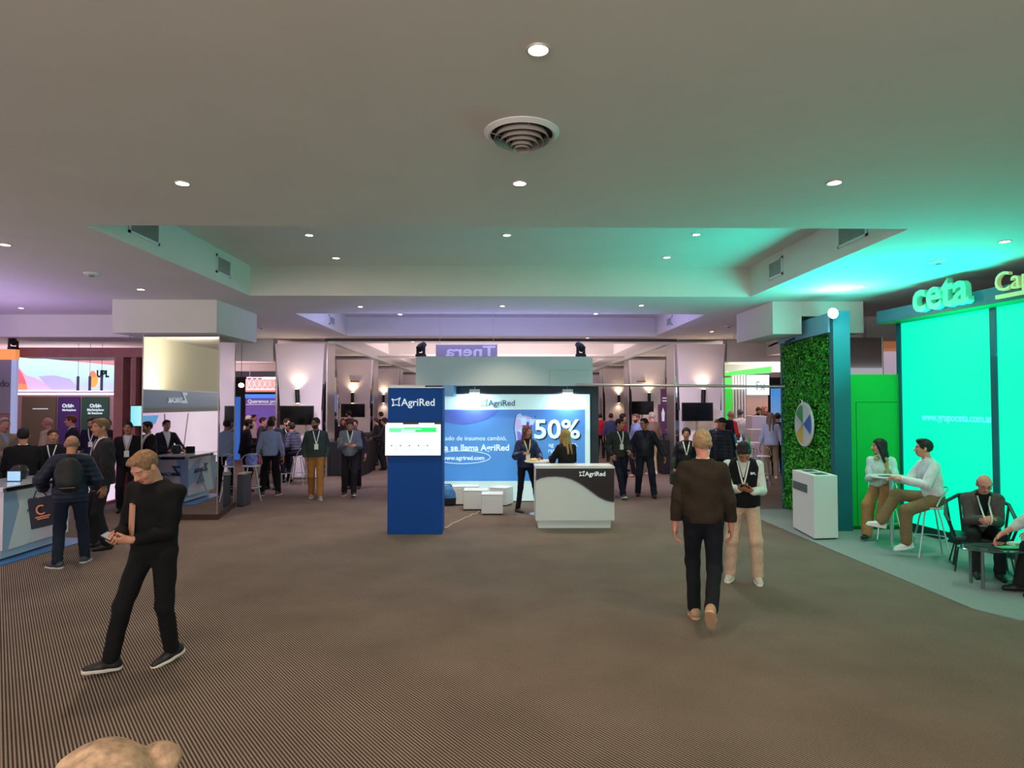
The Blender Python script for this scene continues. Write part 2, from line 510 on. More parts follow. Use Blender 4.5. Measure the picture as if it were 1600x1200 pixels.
# mirrored pillars with a boxed head
def pillar(sgn, fx0, fx1, y0, bx0, bx1, y1, label):
    t = thing('mirrored_pillar', label, 'pillar', ((fx0 + fx1) / 2, (y0 + y1) / 2, 0), 0)
    t['kind'] = 'structure'
    zt = 3.34
    q = [(fx0, y0), (fx1, y0), (bx1, y1), (bx0, y1)]
    MB().hexa([(x, y, .10) for x, y in q], [(x, y, zt) for x, y in q]).build('mirror_cladding', M_MIRROR, t)
    e = .03
    q2 = [(fx0 - e, y0 - e), (fx1 + e, y0 - e), (bx1 + e, y1 + e), (bx0 - e, y1 + e)]
    MB().hexa([(x, y, 0) for x, y in q2], [(x, y, .10) for x, y in q2]).build('plinth', M_PLINTH, t)
    b = MB()
    for x, y in q:
        b.box(x - .008, x + .008, y - .008, y + .008, .1, zt)
    b.build('edge_profile', M_ALU, t)
    if sgn < 0:
        MB().box(min(fx0, bx0) - .26, max(fx1, bx1) + .10, y0 - .35, y1 + .1, zt, Z0 - .002).build('pillar_head', M_CEIL, t)
    else:
        MB().box(4.86, 5.38, 11.35, 13.1, zt, Z0 - .002).box(5.381, 6.0, 11.35, 13.1, 3.66, Z0 - .002).box(6.001, 6.5, 11.35, 13.1, zt + .02, Z0 - .002).build('pillar_head', M_CEIL, t)
    return t


pillar(-1, -6.50, -5.13, 11.7, -6.6, -5.42, 13.1, 'wide mirror-clad pillar left of the AgriRed stand, with boxed white head')
pillar(1, 6.02, 7.2, 11.95, 6.18, 7.3, 13.9, 'mirror-clad pillar behind the plant wall at the right, with boxed white head')


# far pilasters with sconces
def pilaster(x, y, zt, label, face=1):
    t = thing('flared_pilaster', label, 'pilaster', (x, y, 0), 0, 'white flared pilasters along the far hall')
    t['kind'] = 'structure'
    s = 1 if x > 0 else -1
    MB().box(x - .70, x + .70, y + .12, y + .9, 0, zt).build('mirror_core', M_MIRROR, t)
    MB().box(x - .74, x - .70, y + .10, y + .92, 0, zt).box(x + .70, x + .74, y + .10, y + .92, 0, zt).build('edge_profile', M_ALU, t)
    b = MB(); zs = [0, 1.35, 1.9, 2.5, 3.1, zt]
    wd = [.58, .58, .58, .61, .65, .70]; yo = [.05, .05, .05, .02, -.04, -.12]
    for i in range(5):
        b.hexa([(x - wd[i], y + yo[i], zs[i]), (x + wd[i], y + yo[i], zs[i]), (x + wd[i], y + .12, zs[i]), (x - wd[i], y + .12, zs[i])],
               [(x - wd[i + 1], y + yo[i + 1], zs[i + 1]), (x + wd[i + 1], y + yo[i + 1], zs[i + 1]), (x + wd[i + 1], y + .12, zs[i + 1]), (x - wd[i + 1], y + .12, zs[i + 1])])
    b.build('flared_panel', mat('pilaster_white', (226, 216, 220), .7), t)
    MB().box(x - .62, x - .585, y + .06, y + .12, 1.9, zt).box(x + .585, x + .62, y + .06, y + .12, 1.9, zt).build('shadow_gap', M_DARKGAP, t)
    return t


def sconce(x, y, z, label, tilt=0.0):
    t = thing('wall_sconce', label, 'wall lamp', (x, y, z), 0, 'black up-and-down sconces on the far pilasters')
    M = Matrix.Rotation(tilt, 4, 'Y')
    MB().lathe([(.062, -.2), (.062, .2)], 20, M=M).build('body', M_BLACKM, t, world=False, smooth=True)
    MB().box(-.03, .03, .05, .14, -.03, .03).build('wall_plate', M_BLACKM, t, world=False)
    for sg in (-1, 1):
        MB().lathe([(.05, sg * .201), (.05, sg * .206)], 16, M=M).build('lens', M_GLOWW, t, world=False)
        d = bpy.data.lights.new('lamp_light', 'SPOT'); d.energy = 26 if sg > 0 else 12; d.color = (1, .74, .46); d.shadow_soft_size = .04
        d.spot_size = math.radians(130); d.spot_blend = .9
        o = bpy.data.objects.new('lamp_light', d); COL.objects.link(o); o.parent = t
        o.location = (0, 0, sg * .215); o.rotation_euler = (PI if sg > 0 else 0, 0, 0)


names = ['nearest', 'second', 'third', 'farthest']
for i, y in enumerate((18.3, 25.0, 31.5, 38.2)):
    for sgn, side in ((-1, 'left'), (1, 'right')):
        pilaster(sgn * 5.72, y, Z0 - .14, 'white flared pilaster with dark edges, %s on the %s of the far hall' % (names[i], side))
        if i < 3:
            sconce(sgn * 5.77, y - .10, 2.30 + .01 * i, 'black cylindrical sconce glowing up and down on the %s %s pilaster' % (names[i], side), .05 * sgn * (i == 0))


def tv_stand(px, py0, py1, w_px, Y, label, pole_dx=0.0):
    a = W(px, py0, Y); b = W(px, py1, Y); w = w_px * Y / 1000.0
    t = thing('television_on_stand', label, 'television', (a.x, Y, 0), 0, 'black televisions before the far pilasters')
    MB().box(-w / 2, w / 2, -.02, .03, b.z, a.z).build('bezel', M_BLACKP, t, world=False, bevel=.005)
    MB().box(-w / 2 + .02, w / 2 - .02, -.024, -.0205, b.z + .025, a.z - .02).build('screen', M_SCREEN, t, world=False)
    MB().box(pole_dx - .03, pole_dx + .03, .035, .07, .02, a.z - .1).build('pole', M_ALU, t, world=False)
    MB().box(pole_dx - .3, pole_dx + .3, -.12, .09, 0, .02).build('base', M_BLACKM, t, world=False)


tv_stand(464, 634, 664, 52, 18.0, 'blank black television before the nearest left pilaster', .25)
tv_stand(551.5, 631, 652, 37, 24.3, 'blank black television before the second left pilaster')
tv_stand(1003.5, 627, 648, 36, 24.3, 'blank black television before the second right pilaster')
tv_stand(1089.5, 629, 658, 49, 18.0, 'blank black television before the nearest right pilaster')
for px, lb in ((553, 'left'), (1003, 'right')):
    p = W(px, 596, 24.9 - .1)
    o = MB().box(p.x - .17, p.x + .17, 24.93, 25.01, p.z - .03, p.z + .03).build('room_sign', mat('brass_sign', (150, 128, 96), .5, .2))
    tag(o, 'small dark sign plate above the sconce on the second %s pilaster' % lb, 'sign')

# ------------------------------------------------------------------ AgriRed stand
AGB = (24, 62, 128)
M_AGBLUE = mat('stand_blue', (0, 72, 156), .6, spec=.25)
M_LOGO = mat('logo_white', (225, 238, 245), .5, emit=.35)
M_FRAMED = mat('dark_teal_frame', (30, 46, 58), .6)


def agri_logo(x, y, z, size, parent, m_mark, m_text, yoff=0.0):
    """mark (four-lobed outline) + wordmark; x,z = left baseline"""
    s = size
    b = MB()
    pts = [(0.02, .02), (0.10, .30), (-.02, .62), (.28, .56), (.72, .74), (.60, .40), (.66, .02), (.34, .10)]
    P3 = [Vector((x + px_ * s, y, z + pz * s)) for px_, pz in pts]
    for i in range(len(P3)):
        b.tube([P3[i], P3[(i + 1) % len(P3)]], .05 * s, 6)
    for i in (0, 2, 4, 6):
        b.lathe([(.001, -.05 * s), (.08 * s, -.05 * s), (.08 * s, .05 * s), (.001, .05 * s)], 10, c=(0, 0, 0), M=Matrix.Translation(P3[i]) @ Matrix.Rotation(PI / 2, 4, 'X'))
    b.build('logo_mark', m_mark, parent)
    text('AgriRed', s, (x + .85 * s, y, z), (1, 0, 0), m_text, parent, off=.012 * s, ex=.004)


# kiosk column
x0, x1, yk = G(605, 835).x, G(691, 835).x, G(648, 835).y
ztop = W(648, 606, yk).z
kc = (x0 + x1) / 2
ki = thing('kiosk_column', 'tall blue kiosk column with AgriRed logo, standing left of the stand', 'kiosk', (kc, yk, 0))
MB().box(x0, x1, yk, yk + .38, 0, ztop).build('column', M_AGBLUE, ki, bevel=.006)
MB().box(x0 + .003, x1 + .004, yk + .002, yk + .39, ztop, ztop + .012).build('cap', M_ALU, ki)
agri_logo(x0 + .075, yk - .006, W(648, 634, yk).z, .165, ki, M_LOGO, M_LOGO)
tvt, tvb = W(648, 660, yk).z, W(648, 711, yk).z
tv = thing('kiosk_screen', 'bright white screen with green banner mounted on the blue kiosk', 'screen', (kc - .01, yk, tvb))
tx0, tx1 = W(603, 680, yk).x, W(689, 680, yk).x
MB().box(tx0 - .008, tx1 + .008, yk - .05, yk - .0, tvb - .01, tvt + .01).build('bezel', M_BLACKP, tv)
M_SCRW = mat('screen_white', (222, 255, 250), .4, emit=1.0)
MB().box(tx0, tx1, yk - .054, yk - .0505, tvb, tvt - .03).build('display', M_SCRW, tv)
MB().box(tx0 + .02, tx0 + .28, yk - .054, yk - .0505, tvt - .025, tvt - .008).build('browser_tab', M_SCRW, tv)
MB().box(tx0 + .53, tx1 - .1, yk - .054, yk - .0505, tvt - .025, tvt - .008).build('browser_tab', M_SCRW, tv)
b = MB().box(tx0 + .06, tx0 + .30, yk - .056, yk - .0545, tvt - .155, tvt - .085)
b.build('banner_pale', mat('screen_green_pale', (100, 228, 150), .4, emit=.9), tv)
MB().box(tx0 + .30, tx1 - .07, yk - .056, yk - .0545, tvt - .155, tvt - .08).build('banner', mat('screen_green', (10, 214, 100), .4, emit=.9), tv)
b = MB().box(tx0 + .26, tx0 + .58, yk - .058, yk - .0565, tvt - .112, tvt - .103).box(tx0 + .26, tx0 + .48, yk - .058, yk - .0565, tvt - .145, tvt - .125)
b.build('banner_text', M_SCRW, tv)
b = MB()
for i in range(5):
    x = tx0 + .10 + i * .143
    b.lathe([(.001, 0), (.012, 0), (.012, .002), (.001, .002)], 10, M=Matrix.Translation((x, yk - .0545, tvb + .155)) @ Matrix.Rotation(PI / 2, 4, 'X'))
    b.box(x + .045, x + .085, yk - .0555, yk - .0545, tvb + .082, tvb + .090)
b.box(tx1 - .13, tx1 - .07, yk - .0555, yk - .0545, tvt - .062, tvt - .055)
b.build('icons', mat('screen_dark', (70, 96, 100), .5), tv)

# back wall with printed lightbox
YB = 13.72
bx0, bx1 = W(640, 700, YB).x, W(935.5, 700, YB).x
zt = W(800, 603.5, YB).z
bw = thing('stand_back_wall', 'blue backlit AgriRed back wall with printed map and 50% lettering', 'display wall', ((bx0 + bx1) / 2, YB, 0))
MB().box(bx0, bx1, YB, YB + .3, 0, zt).build('wall_frame', M_FRAMED, bw)


def onB(px, py, d=0.0):
    p = W(px, py, YB - d); return p


a, b_ = onB(660, 616), onB(922, 784)
MB().box(a.x, b_.x, YB - .02, YB, 0.02, a.z).build('light_panel', mat('panel_white', (205, 236, 240), .5, emit=.35), bw)
a, b_ = onB(665, 640), onB(914, 751)
M_PRINT = grad_mat('blue_print', [(0, (66, 142, 222)), (.5, (84, 150, 224)), (1, (74, 118, 200))], 'Z', .4, 2.2, .32)
MB().box(a.x, b_.x, YB - .026, YB - .0205, b_.z, a.z).build('print', M_PRINT, bw)
poly = [onB(px, py, .029) for px, py in [(668, 641), (780, 641), (772, 648), (758, 656), (740, 661), (722, 663), (700, 660), (668, 656)]]
MB().prism(poly, (0, .002, 0)).build('print_wave', mat('print_wave_blue', (82, 104, 190), .5, emit=.3), bw)
M_TXT = mat('print_text', (205, 235, 250), .5, emit=.6)
M_TXTD = mat('print_shadow', (24, 62, 110), .5)
p = onB(792, 688, .03); text('El mercado de insumos cambió,', .135, p, (1, 0, 0), M_TXT, bw, align='RIGHT', ex=.002)
p = onB(796, 704, .03); text('Ahora se llama AgriRed', .185, p, (1, 0, 0), M_TXT, bw, align='RIGHT', off=.004, ex=.002)
p = onB(757, 718.5, .03); text('www.agrired.com', .125, p, (1, 0, 0), M_TXT, bw, align='RIGHT', off=.002, ex=.002)
el = [onB(722 + 44 * math.cos(u), 714.5 + 10 * math.sin(u), .03) for u in [2 * PI * k / 40 for k in range(41)]]
MB().tube(el, .006, 5, cap=False).build('url_ellipse', M_TXT, bw)
p = onB(833.5, 684.5, .028); text('50%', .56, p + Vector((.03, 0, -.03)), (1, 0, 0), M_TXTD, bw, off=.012, ex=.002, sx=1.06, name='lettering_shadow')
p = onB(833.5, 684.5, .034); text('50%', .56, p, (1, 0, 0), M_TXT, bw, off=.012, ex=.002, sx=1.06)
for s_, px, py in (('ag', 857, 698), ('as,', 893, 697), ('rat', 856, 707), ('cia', 857, 716)):
    text(s_, .13, onB(px, py, .03), (1, 0, 0), M_TXT, bw, ex=.002)
p = onB(752, 634, .028)
agri_logo(p.x, p.y, p.z, .175, bw, mat('logo_green', (40, 140, 110), .5), mat('logo_navy', (60, 96, 130), .5))


def zp(u, v, d=.03):   # coordinates read in a 7.5x enlargement whose corner is 790,640
    return onB(790 + u / 7.5, 640 + v / 7.5, d)


land = [(130, 45), (170, 40), (200, 75), (300, 90), (350, 100), (340, 150), (320, 190), (315, 230), (290, 300), (260, 360), (215, 390), (205, 450), (215, 520),
        (205, 600), (190, 690), (175, 730), (150, 690), (140, 600), (125, 500), (120, 400), (108, 300), (105, 200), (110, 110)]
MB().prism([zp(*q) for q in land], (0, .002, 0)).build('map', mat('map_pale', (160, 190, 240), .5, emit=.45), bw)
regs = [([(190, 185), (215, 180), (240, 190), (250, 140), (275, 145), (275, 190), (318, 180), (300, 290), (270, 320), (240, 310), (215, 300), (205, 240)], (96, 60, 176)),
        ([(120, 110), (180, 115), (185, 190), (160, 230), (120, 220)], (188, 170, 226)),
        ([(180, 100), (240, 95), (240, 180), (190, 180)], (176, 214, 246)),
        ([(285, 110), (345, 115), (320, 175), (285, 170)], (176, 214, 246)),
        ([(212, 62), (300, 92), (280, 110), (230, 90)], (190, 150, 214)),
        ([(135, 255), (170, 260), (215, 330), (255, 330), (250, 360), (190, 375), (140, 340)], (128, 120, 214)),
        ([(150, 235), (195, 240), (215, 320), (185, 318)], (190, 222, 246)),
        ([(130, 360), (185, 370), (180, 420), (150, 460), (130, 440)], (186, 178, 226))]
for i, (pg, c) in enumerate(regs):
    MB().prism([zp(u, v, .034) for u, v in pg], (0, .002, 0)).build('map_region', mat('map_region_%d' % i, c, .5, emit=.35), bw)
coast = [(175, 730), (150, 700), (142, 640), (150, 600), (130, 520), (125, 420), (112, 300), (98, 220), (112, 120), (125, 60), (160, 40)]
MB().tube([zp(u, v, .036) for u, v in coast], .008, 5).build('map_outline', M_TXTD, bw)
MB().tube([zp(u, v, .036) for u, v in [(300, 100), (340, 105), (352, 70)]], .008, 5).build('map_outline', M_TXTD, bw)
# clip-on lamps on the wall head
for px, lb in ((886, 'right'), (742, 'left')):
    p = onB(px, 604, .03)
    c = thing('clip_on_lamp', 'small white flood lamp clipped to the top of the AgriRed wall, %s one' % lb, 'lamp', (p.x, YB - .03, p.z))
    MB().tube([(0, 0.03, 0), (0, -.10, -.06)], .008, 6).build('arm', M_ALU, c, world=False)
    MB().box(-.11, .11, -.16, -.10, -.14, -.06).build('head', M_LAM, c, world=False, bevel=.008)
    MB().box(-.10, .10, -.155, -.105, -.144, -.1405).build('lens', M_GLOWC, c, world=False)
    d = bpy.data.lights.new('lamp_light', 'AREA'); d.size = .15; d.energy = 16; d.color = (.75, .93, 1)
    o = bpy.data.objects.new('lamp_light', d); COL.objects.link(o); o.parent = c; o.location = (0, -.13, -.16); o.rotation_euler = (.25, 0, 0)

# floating white header box of the stand
hy = 13.15
a, b_ = W(650, 557, hy), W(926, 604, hy)
hd = thing('stand_header_box', 'long pale grey-green header box sitting over the AgriRed wall', 'header box', ((a.x + b_.x) / 2, hy, zt))
MB().box(a.x, b_.x, hy, hy + .75, zt + .003, a.z).build('fascia', mat('header_paint', (186, 202, 208), .6), hd)
p, q = W(858, 578, hy), W(919, 603, hy)
fr = MB()
fr.box(p.x, q.x, hy - .004, hy, p.z - .008, p.z).box(p.x, p.x + .008, hy - .004, hy, zt + .01, p.z)
fr.build('access_panel_joint', mat('joint_grey', (150, 158, 154), .6), hd)
p, q = W(604, 604, hy - .1), W(1000, 604, hy - .1)
# aluminium cross bar from the header to the plant wall
p, q = W(900, 601, hy - .06), W(1226, 604, 12.2)
o = MB().tube([(p.x, hy - .06, p.z), (q.x + .02, 12.25, q.z)], .028, 10).build('truss_bar', M_ALU, smooth=True)
tag(o, 'long thin aluminium bar running from the AgriRed header to the plant wall', 'bar')
p = W(604, 604, yk + .2)
o = MB().box(p.x + .03, a.x + .5, yk + .15, yk + .20, ztop + .013, ztop + .05).build('truss_bar', M_LAM)
tag(o, 'short white bar lying on top of the blue kiosk column', 'bar')
p, q = W(692, 606, 12.95), W(709, 619, 12.95)
o = MB().box(p.x, q.x, 12.95, 13.7, q.z, zt).build('corner_beam', mat('light_blue_beam', (96, 160, 214), .35))
tag(o, 'short light blue beam end at the upper left of the AgriRed wall', 'bar')


def moving_head(x, y, z, yaw, label, sc=1.0):
    t = thing('moving_head_lamp', label, 'stage lamp', (x, y, z), yaw, 'black moving head stage lamps')
    t.scale = (sc, sc, sc)
    MB().box(-.13, .13, -.10, .10, 0, .07).build('base', M_BLACKP, t, world=False, bevel=.01)
    MB().box(-.15, -.12, -.05, .05, .07, .30).box(.12, .15, -.05, .05, .07, .30).box(-.15, .15, -.05, .05, .07, .10).build('yoke', M_BLACKP, t, world=False, bevel=.008)
    M = Matrix.Translation((0, 0, .27)) @ Matrix.Rotation(.9, 4, 'X')
    MB().lathe([(.05, -.13), (.10, -.10), (.115, 0), (.10, .10), (.08, .16), (.085, .17)], 20, M=M).build('head', M_BLACKP, t, world=False, smooth=True)
    MB().lathe([(.001, .171), (.07, .171), (.07, .175), (.001, .175)], 20, M=M).build('lens', mat('lamp_lens', (30, 32, 40), .5), t, world=False)


p = W(657, 557, hy + .2); moving_head(p.x, hy + .25, p.z + .002, 2.4, 'black moving head lamp on the left end of the white header', .72)
p = W(908, 557, hy + .2); moving_head(p.x, hy + .25, p.z + .002, -2.4, 'black moving head lamp on the right end of the white header', .72)

# mirrored-writing glass sign hung behind the header
ys_ = 16.2
a, b_ = W(681, 539, ys_), W(777, 558, ys_)
sg = thing('hanging_letter_sign', 'grey hanging sign with reversed letters above the white header', 'sign', ((a.x + b_.x) / 2, ys_, b_.z))
MB().box(a.x, b_.x, ys_, ys_ + .03, b_.z, a.z).build('panel', mat('sign_grey', (140, 136, 158), .3), sg)
b = MB().box(a.x - .02, b_.x + .02, ys_ - .01, ys_ + .04, b_.z - .05, b_.z).box(a.x - .02, b_.x + .02, ys_ - .01, ys_ + .04, a.z, a.z + .03)
b.build('frame', M_ALU, sg)
text('Tnera', .36, (b_.x - .05, ys_ - .008, b_.z + .03), (-1, 0, 0), mat('sign_letter', (214, 214, 226), .4), sg, ex=.006, off=.008, sx=1.45)
for xw in (a.x + .1, b_.x - .1): MB().tube([(xw, ys_ + .015, a.z), (xw, ys_ + .015, ZC)], .006, 6).build('hanging_wire', M_ALU, sg)

# welcome counter
c0, c1 = G(841, 826), G(955, 826)
yc = c0.y
cn = thing('reception_counter', 'white counter with dark curved AgriRed front, standing before the stand', 'counter', ((c0.x + c1.x) / 2, yc, 0))
xa, xb = W(837, 760, yc).x, W(960, 760, yc).x
ztc = W(900, 729, yc).z
MB().box(c0.x, c1.x, yc + .04, yc + .50, 0, .13).build('plinth', M_LAM, cn)
MB().box(xa, xb, yc, yc + .56, .13, ztc - .035).build('body', M_LAM, cn, bevel=.006)
MB().box(xa - .008, xb + .008, yc - .01, yc + .58, ztc - .033, ztc).build('worktop', M_WHITEG, cn, bevel=.005)


def zc(u, v, d=.006):    # 4.8x enlargement with corner 780,600
    return W(780 + u / 4.8, 600 + v / 4.8, yc - d)


curve = [(276, 722), (310, 705), (360, 695), (420, 692), (480, 697), (540, 712), (600, 742), (650, 775), (700, 812), (750, 848), (800, 872), (840, 882), (863, 884)]
top = [(863, 617), (276, 617)]
MB().prism([zc(u, v) for u, v in curve + top], (0, .004, 0)).build('front_print', mat('counter_dark_brown', (40, 30, 30), .35), cn)
MB().tube([zc(u, v, .007) for u, v in curve], .008, 6).build('front_print_edge', mat('counter_edge', (78, 76, 110), .4), cn)
p = zc(604, 690, .010); agri_logo(p.x, p.y, p.z, .105, cn, M_LOGO, M_LOGO)


# round high table, stool builders
def high_table(x, y, z, r, label, top_mat=None, base='disc', group=None):
    t = thing('high_table', label, 'table', (x, y, 0), 0, group)
    MB().lathe([(r - .01, z - .03), (r, z - .022), (r, z - .006), (r - .006, z)], 40).build('tabletop', top_mat or M_WHITEG, t, world=False, smooth=True)
    MB().lathe([(.03, .02), (.028, z - .03)], 16).build('column', M_CHROME, t, world=False, smooth=True)
    MB().lathe([(.22, 0), (.22, .012), (.05, .03)], 32).build('base', M_CHROME, t, world=False, smooth=True)
    return t


def bar_stool(x, y, z, rz, label, seat_m, back=True, group=None):
    t = thing('bar_stool', label, 'stool', (x, y, 0), rz, group)
    MB().lathe([(.17, z - .03), (.19, z - .02), (.19, z - .004), (.17, z)], 28).build('seat', seat_m, t, world=False, smooth=True)
    for a in (45, 135, 225, 315):
        c, s_ = math.cos(math.radians(a)), math.sin(math.radians(a))
        pts = [(c * .10, s_ * .10, z - .03), (c * .145, s_ * .145, z * .75), (c * .20, s_ * .20, z * .4), (c * .27, s_ * .27, 0.005)]
        MB().tube(pts, .011, 8).build('leg', M_CHROME, t, world=False, smooth=True)
    rg = [(.20 * math.cos(u), .20 * math.sin(u), z * .38) for u in [2 * PI * k / 24 for k in range(25)]]
    MB().tube(rg, .008, 6, cap=False).build('footrest', M_CHROME, t, world=False, smooth=True)
    if back:
        pts = []
        for k in range(13):
            u = PI * k / 12
            pts.append((.21 * math.cos(u), -.02 - .19 * math.sin(u), z + .02 + .24 * math.sin(u) ** .6))
        MB().tube(pts, .011, 8).build('back_hoop', M_CHROME, t, world=False, smooth=True)
    return t


ty = 12.15
p = W(845, 719.5, ty)
high_table(p.x, ty, p.z, .31, 'round white high table with papers behind the AgriRed counter')
ZTAB = p.z; XTAB = p.x
o = MB().box(XTAB - .02, XTAB + .16, ty - .15, ty + .08, ZTAB + .001, ZTAB + .006).build('paper_sheet', mat('paper', (232, 226, 214), .7)); tag(o, 'sheets of paper lying on the AgriRed high table', 'paper')
o = MB().lathe([(.028, 0), (.036, .085), (.033, .085), (.026, .006)], 20).build('paper_cup', mat('paper_cup', (222, 226, 224), .5), smooth=True); o.location = (XTAB + .20, ty + .05, ZTAB + .001)
tag(o, 'white paper cup beside the papers on the high table', 'cup')
o = MB().lathe([(.07, 0), (.085, .02), (.05, .045), (.001, .05)], 20).build('snack_plate', mat('yellow_snack', (230, 200, 90), .6), smooth=True); o.location = (XTAB - .14, ty - .06, ZTAB + .001)
tag(o, 'yellow snack bag on the left of the AgriRed high table', 'snack')
M_MINT = mat('mint_plastic', (120, 196, 176), .4)
sp_ = W(888, 735, 11.75)
bar_stool(sp_.x, 11.75, .78, 2.9, 'mint bar stool with low back under the blonde woman', M_MINT)

# white cubes
M_CUBE = mat('white_leatherette', (226, 232, 232), .45)


def pouf(pxl, pxr, pyb, pyt, depth, label, rz=0.0, w=None):
    a = G(pxl, pyb); b = G(pxr, pyb); Y = a.y
    h = W(pxl, pyt, Y).z
    w = w or (b.x - a.x)
    t = thing('white_pouf', label, 'pouf', ((a.x + b.x) / 2, Y + depth / 2, 0), rz, 'white cube seats at the AgriRed stand')
    MB().box(-w / 2 + .02, w / 2 - .02, -depth / 2 + .02, depth / 2 - .02, 0, .025).build('base', M_BLACKP, t, world=False)
    MB().box(-w / 2, w / 2, -depth / 2, depth / 2, .025, h - .03).build('body', M_CUBE, t, world=False, bevel=.012)
    MB().box(-w / 2, w / 2, -depth / 2, depth / 2, h - .028, h).build('top_cushion', mat('white_cushion', (240, 244, 242), .4), t, world=False, bevel=.012)


pouf(752, 786, 805, 772, .38, 'white cube pouf nearest the camera, alone before the others')
pouf(724, 762, 798, 766, .40, 'white cube pouf left behind the nearest one')
pouf(706, 748, 790, 760, .34, 'white cube pouf farthest left, beside the blue bag')
pouf(767, 800, 791, 762, .36, 'white cube pouf at the right, turned at an angle', -.45, w=.38)

# blue bag and cable
bg = thing('duffel_bag', 'blue and black bag lying between kiosk and white cubes', 'bag', (G(699, 790).x, G(699, 790).y + .1, 0))
MB().lathe([(.10, 0), (.20, .03), (.21, .16), (.001, .17)], 20).build('bag_base', mat('bag_black', (18, 22, 30), .7), bg, world=False, smooth=True)
MB().lathe([(.20, .16), (.20, .26), (.15, .36), (.05, .40), (.001, .40)], 20).build('bag_top', mat('bag_blue', (62, 124, 190), .6, noise=.4, nscale=12), bg, world=False, smooth=True)
MB().tube([(-.12, 0, .33), (-.06, -.08, .43), (.06, -.08, .43), (.12, 0, .33)], .012, 6).build('handle', mat('bag_navy', (24, 40, 80), .6), bg, world=False)
cp = [(693, 825), (700, 823), (706, 818), (716, 814), (722, 811), (727, 808), (733, 807), (738, 803), (743, 803), (749, 798)]
o = MB().tube([G(px, py, .006) for px, py in cp], .006, 6).build('power_cable', mat('cable_white', (225, 220, 205), .5), smooth=True)
tag(o, 'white power cable lying on the carpet from kiosk to the white cubes', 'cable')

# ------------------------------------------------------------------ right: plant wall, ceta stand
M_TEAL = mat('teal_frame', (18, 98, 112), .5)
M_CETAG = mat('green_laminate', (0, 176, 56), .45)
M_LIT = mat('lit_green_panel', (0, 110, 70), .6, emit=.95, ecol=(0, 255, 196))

pf = MB().prism([(4.66, 11.6, .001), (4.72, 9.0, .001), (4.80, 6.5, .001), (5.0, 6.15, .001), (7.6, 6.05, .001), (7.6, 12.6, .001), (5.0, 12.6, .001)], (0, 0, .012)).build('stand_carpet', M_GREYCARPET)
tag(pf, 'grey carpet laid under the green stand at the right', 'carpet')

# plant wall: runs away from the camera, faces left
PA = Vector((5.53, 10.52, 0)); PB = Vector((5.67, 12.80, 0))
pdir = (PB - PA).normalized(); pn = Vector((-pdir.y, pdir.x, 0))   # faces left
zt_p = 3.62
pw = thing('plant_wall', 'tall plant wall of dense green foliage in a teal frame', 'plant wall', ((PA + PB) / 2))


def onP(u, z, d=0.0):   # u metres along wall from near end
    return PA + pdir * u + pn * d + Vector((0, 0, z))


LP = (PB - PA).length
b = MB()
def slab(bm, u0, u1, z0, z1, d0, d1):
    bm.hexa([onP(u0, z0, d0), onP(u1, z0, d0), onP(u1, z0, d1), onP(u0, z0, d1)], [onP(u0, z1, d0), onP(u1, z1, d0), onP(u1, z1, d1), onP(u0, z1, d1)])


slab(b, 0.0, LP, 0.014, zt_p - .35, -.20, -.04)
b.build('backing', mat('plant_backing', (12, 60, 26), .8), pw)
b = MB(); slab(b, 0, LP, zt_p - .34, zt_p - .02, -.20, .10); b.build('header_beam', mat('frame_light_blue', (120, 176, 206), .5), pw)
b = MB(); slab(b, LP - .06, LP + .02, .014, zt_p - .34, -.22, .04); b.build('far_post', M_TEAL, pw)
b = MB().box(5.46, 5.74, 10.42, 10.55, .014, zt_p); b.build('near_post', M_TEAL, pw)
# leaves
rng = np.random.default_rng(3)
N = 15000
u = rng.uniform(0.05, LP - .06, N); z = rng.uniform(.05, zt_p - .36, N); d = rng.uniform(-.03, .05, N) + .02 * np.sin(u * 9) * np.sin(z * 7)
base = np.array(PA)[None, :] + np.outer(u, np.array(pdir)) + np.outer(d, np.array(pn)); base[:, 2] += z
nrm = rng.normal(0, .55, (N, 3)) + np.array(pn)[None, :] * .8; nrm /= np.linalg.norm(nrm, axis=1)[:, None]
t1 = np.cross(nrm, rng.normal(0, 1, (N, 3))); t1 /= np.linalg.norm(t1, axis=1)[:, None]; t2 = np.cross(nrm, t1)
sz = rng.uniform(.016, .032, N)[:, None]
q = np.stack([base - t1 * sz, base + t2 * sz * .6 + nrm * .006, base + t1 * sz, base - t2 * sz * .6 + nrm * .006], 1).reshape(-1, 3)
inv = np.array(wmat(pw).inverted())
q = q @ inv[:3, :3].T + inv[:3, 3]
me = bpy.data.meshes.new('foliage')
me.vertices.add(len(q)); me.vertices.foreach_set('co', q.ravel())
me.loops.add(len(q)); me.loops.foreach_set('vertex_index', np.arange(len(q)))
me.polygons.add(N); me.polygons.foreach_set('loop_start', np.arange(0, 4 * N, 4)); me.polygons.foreach_set('loop_total', np.full(N, 4))
me.materials.append(mat('leaf_green', (56, 186, 44), .5, noise=.35, nscale=14)); me.materials.append(mat('leaf_light', (120, 222, 70), .5, noise=.3, nscale=14)); me.materials.append(mat('leaf_deep', (20, 128, 34), .55))
me.polygons.foreach_set('material_index', rng.choice([0, 1, 2], N, p=[.5, .22, .28])); me.update(); me.validate()
o = bpy.data.objects.new('foliage', me); COL.objects.link(o); o.parent = pw

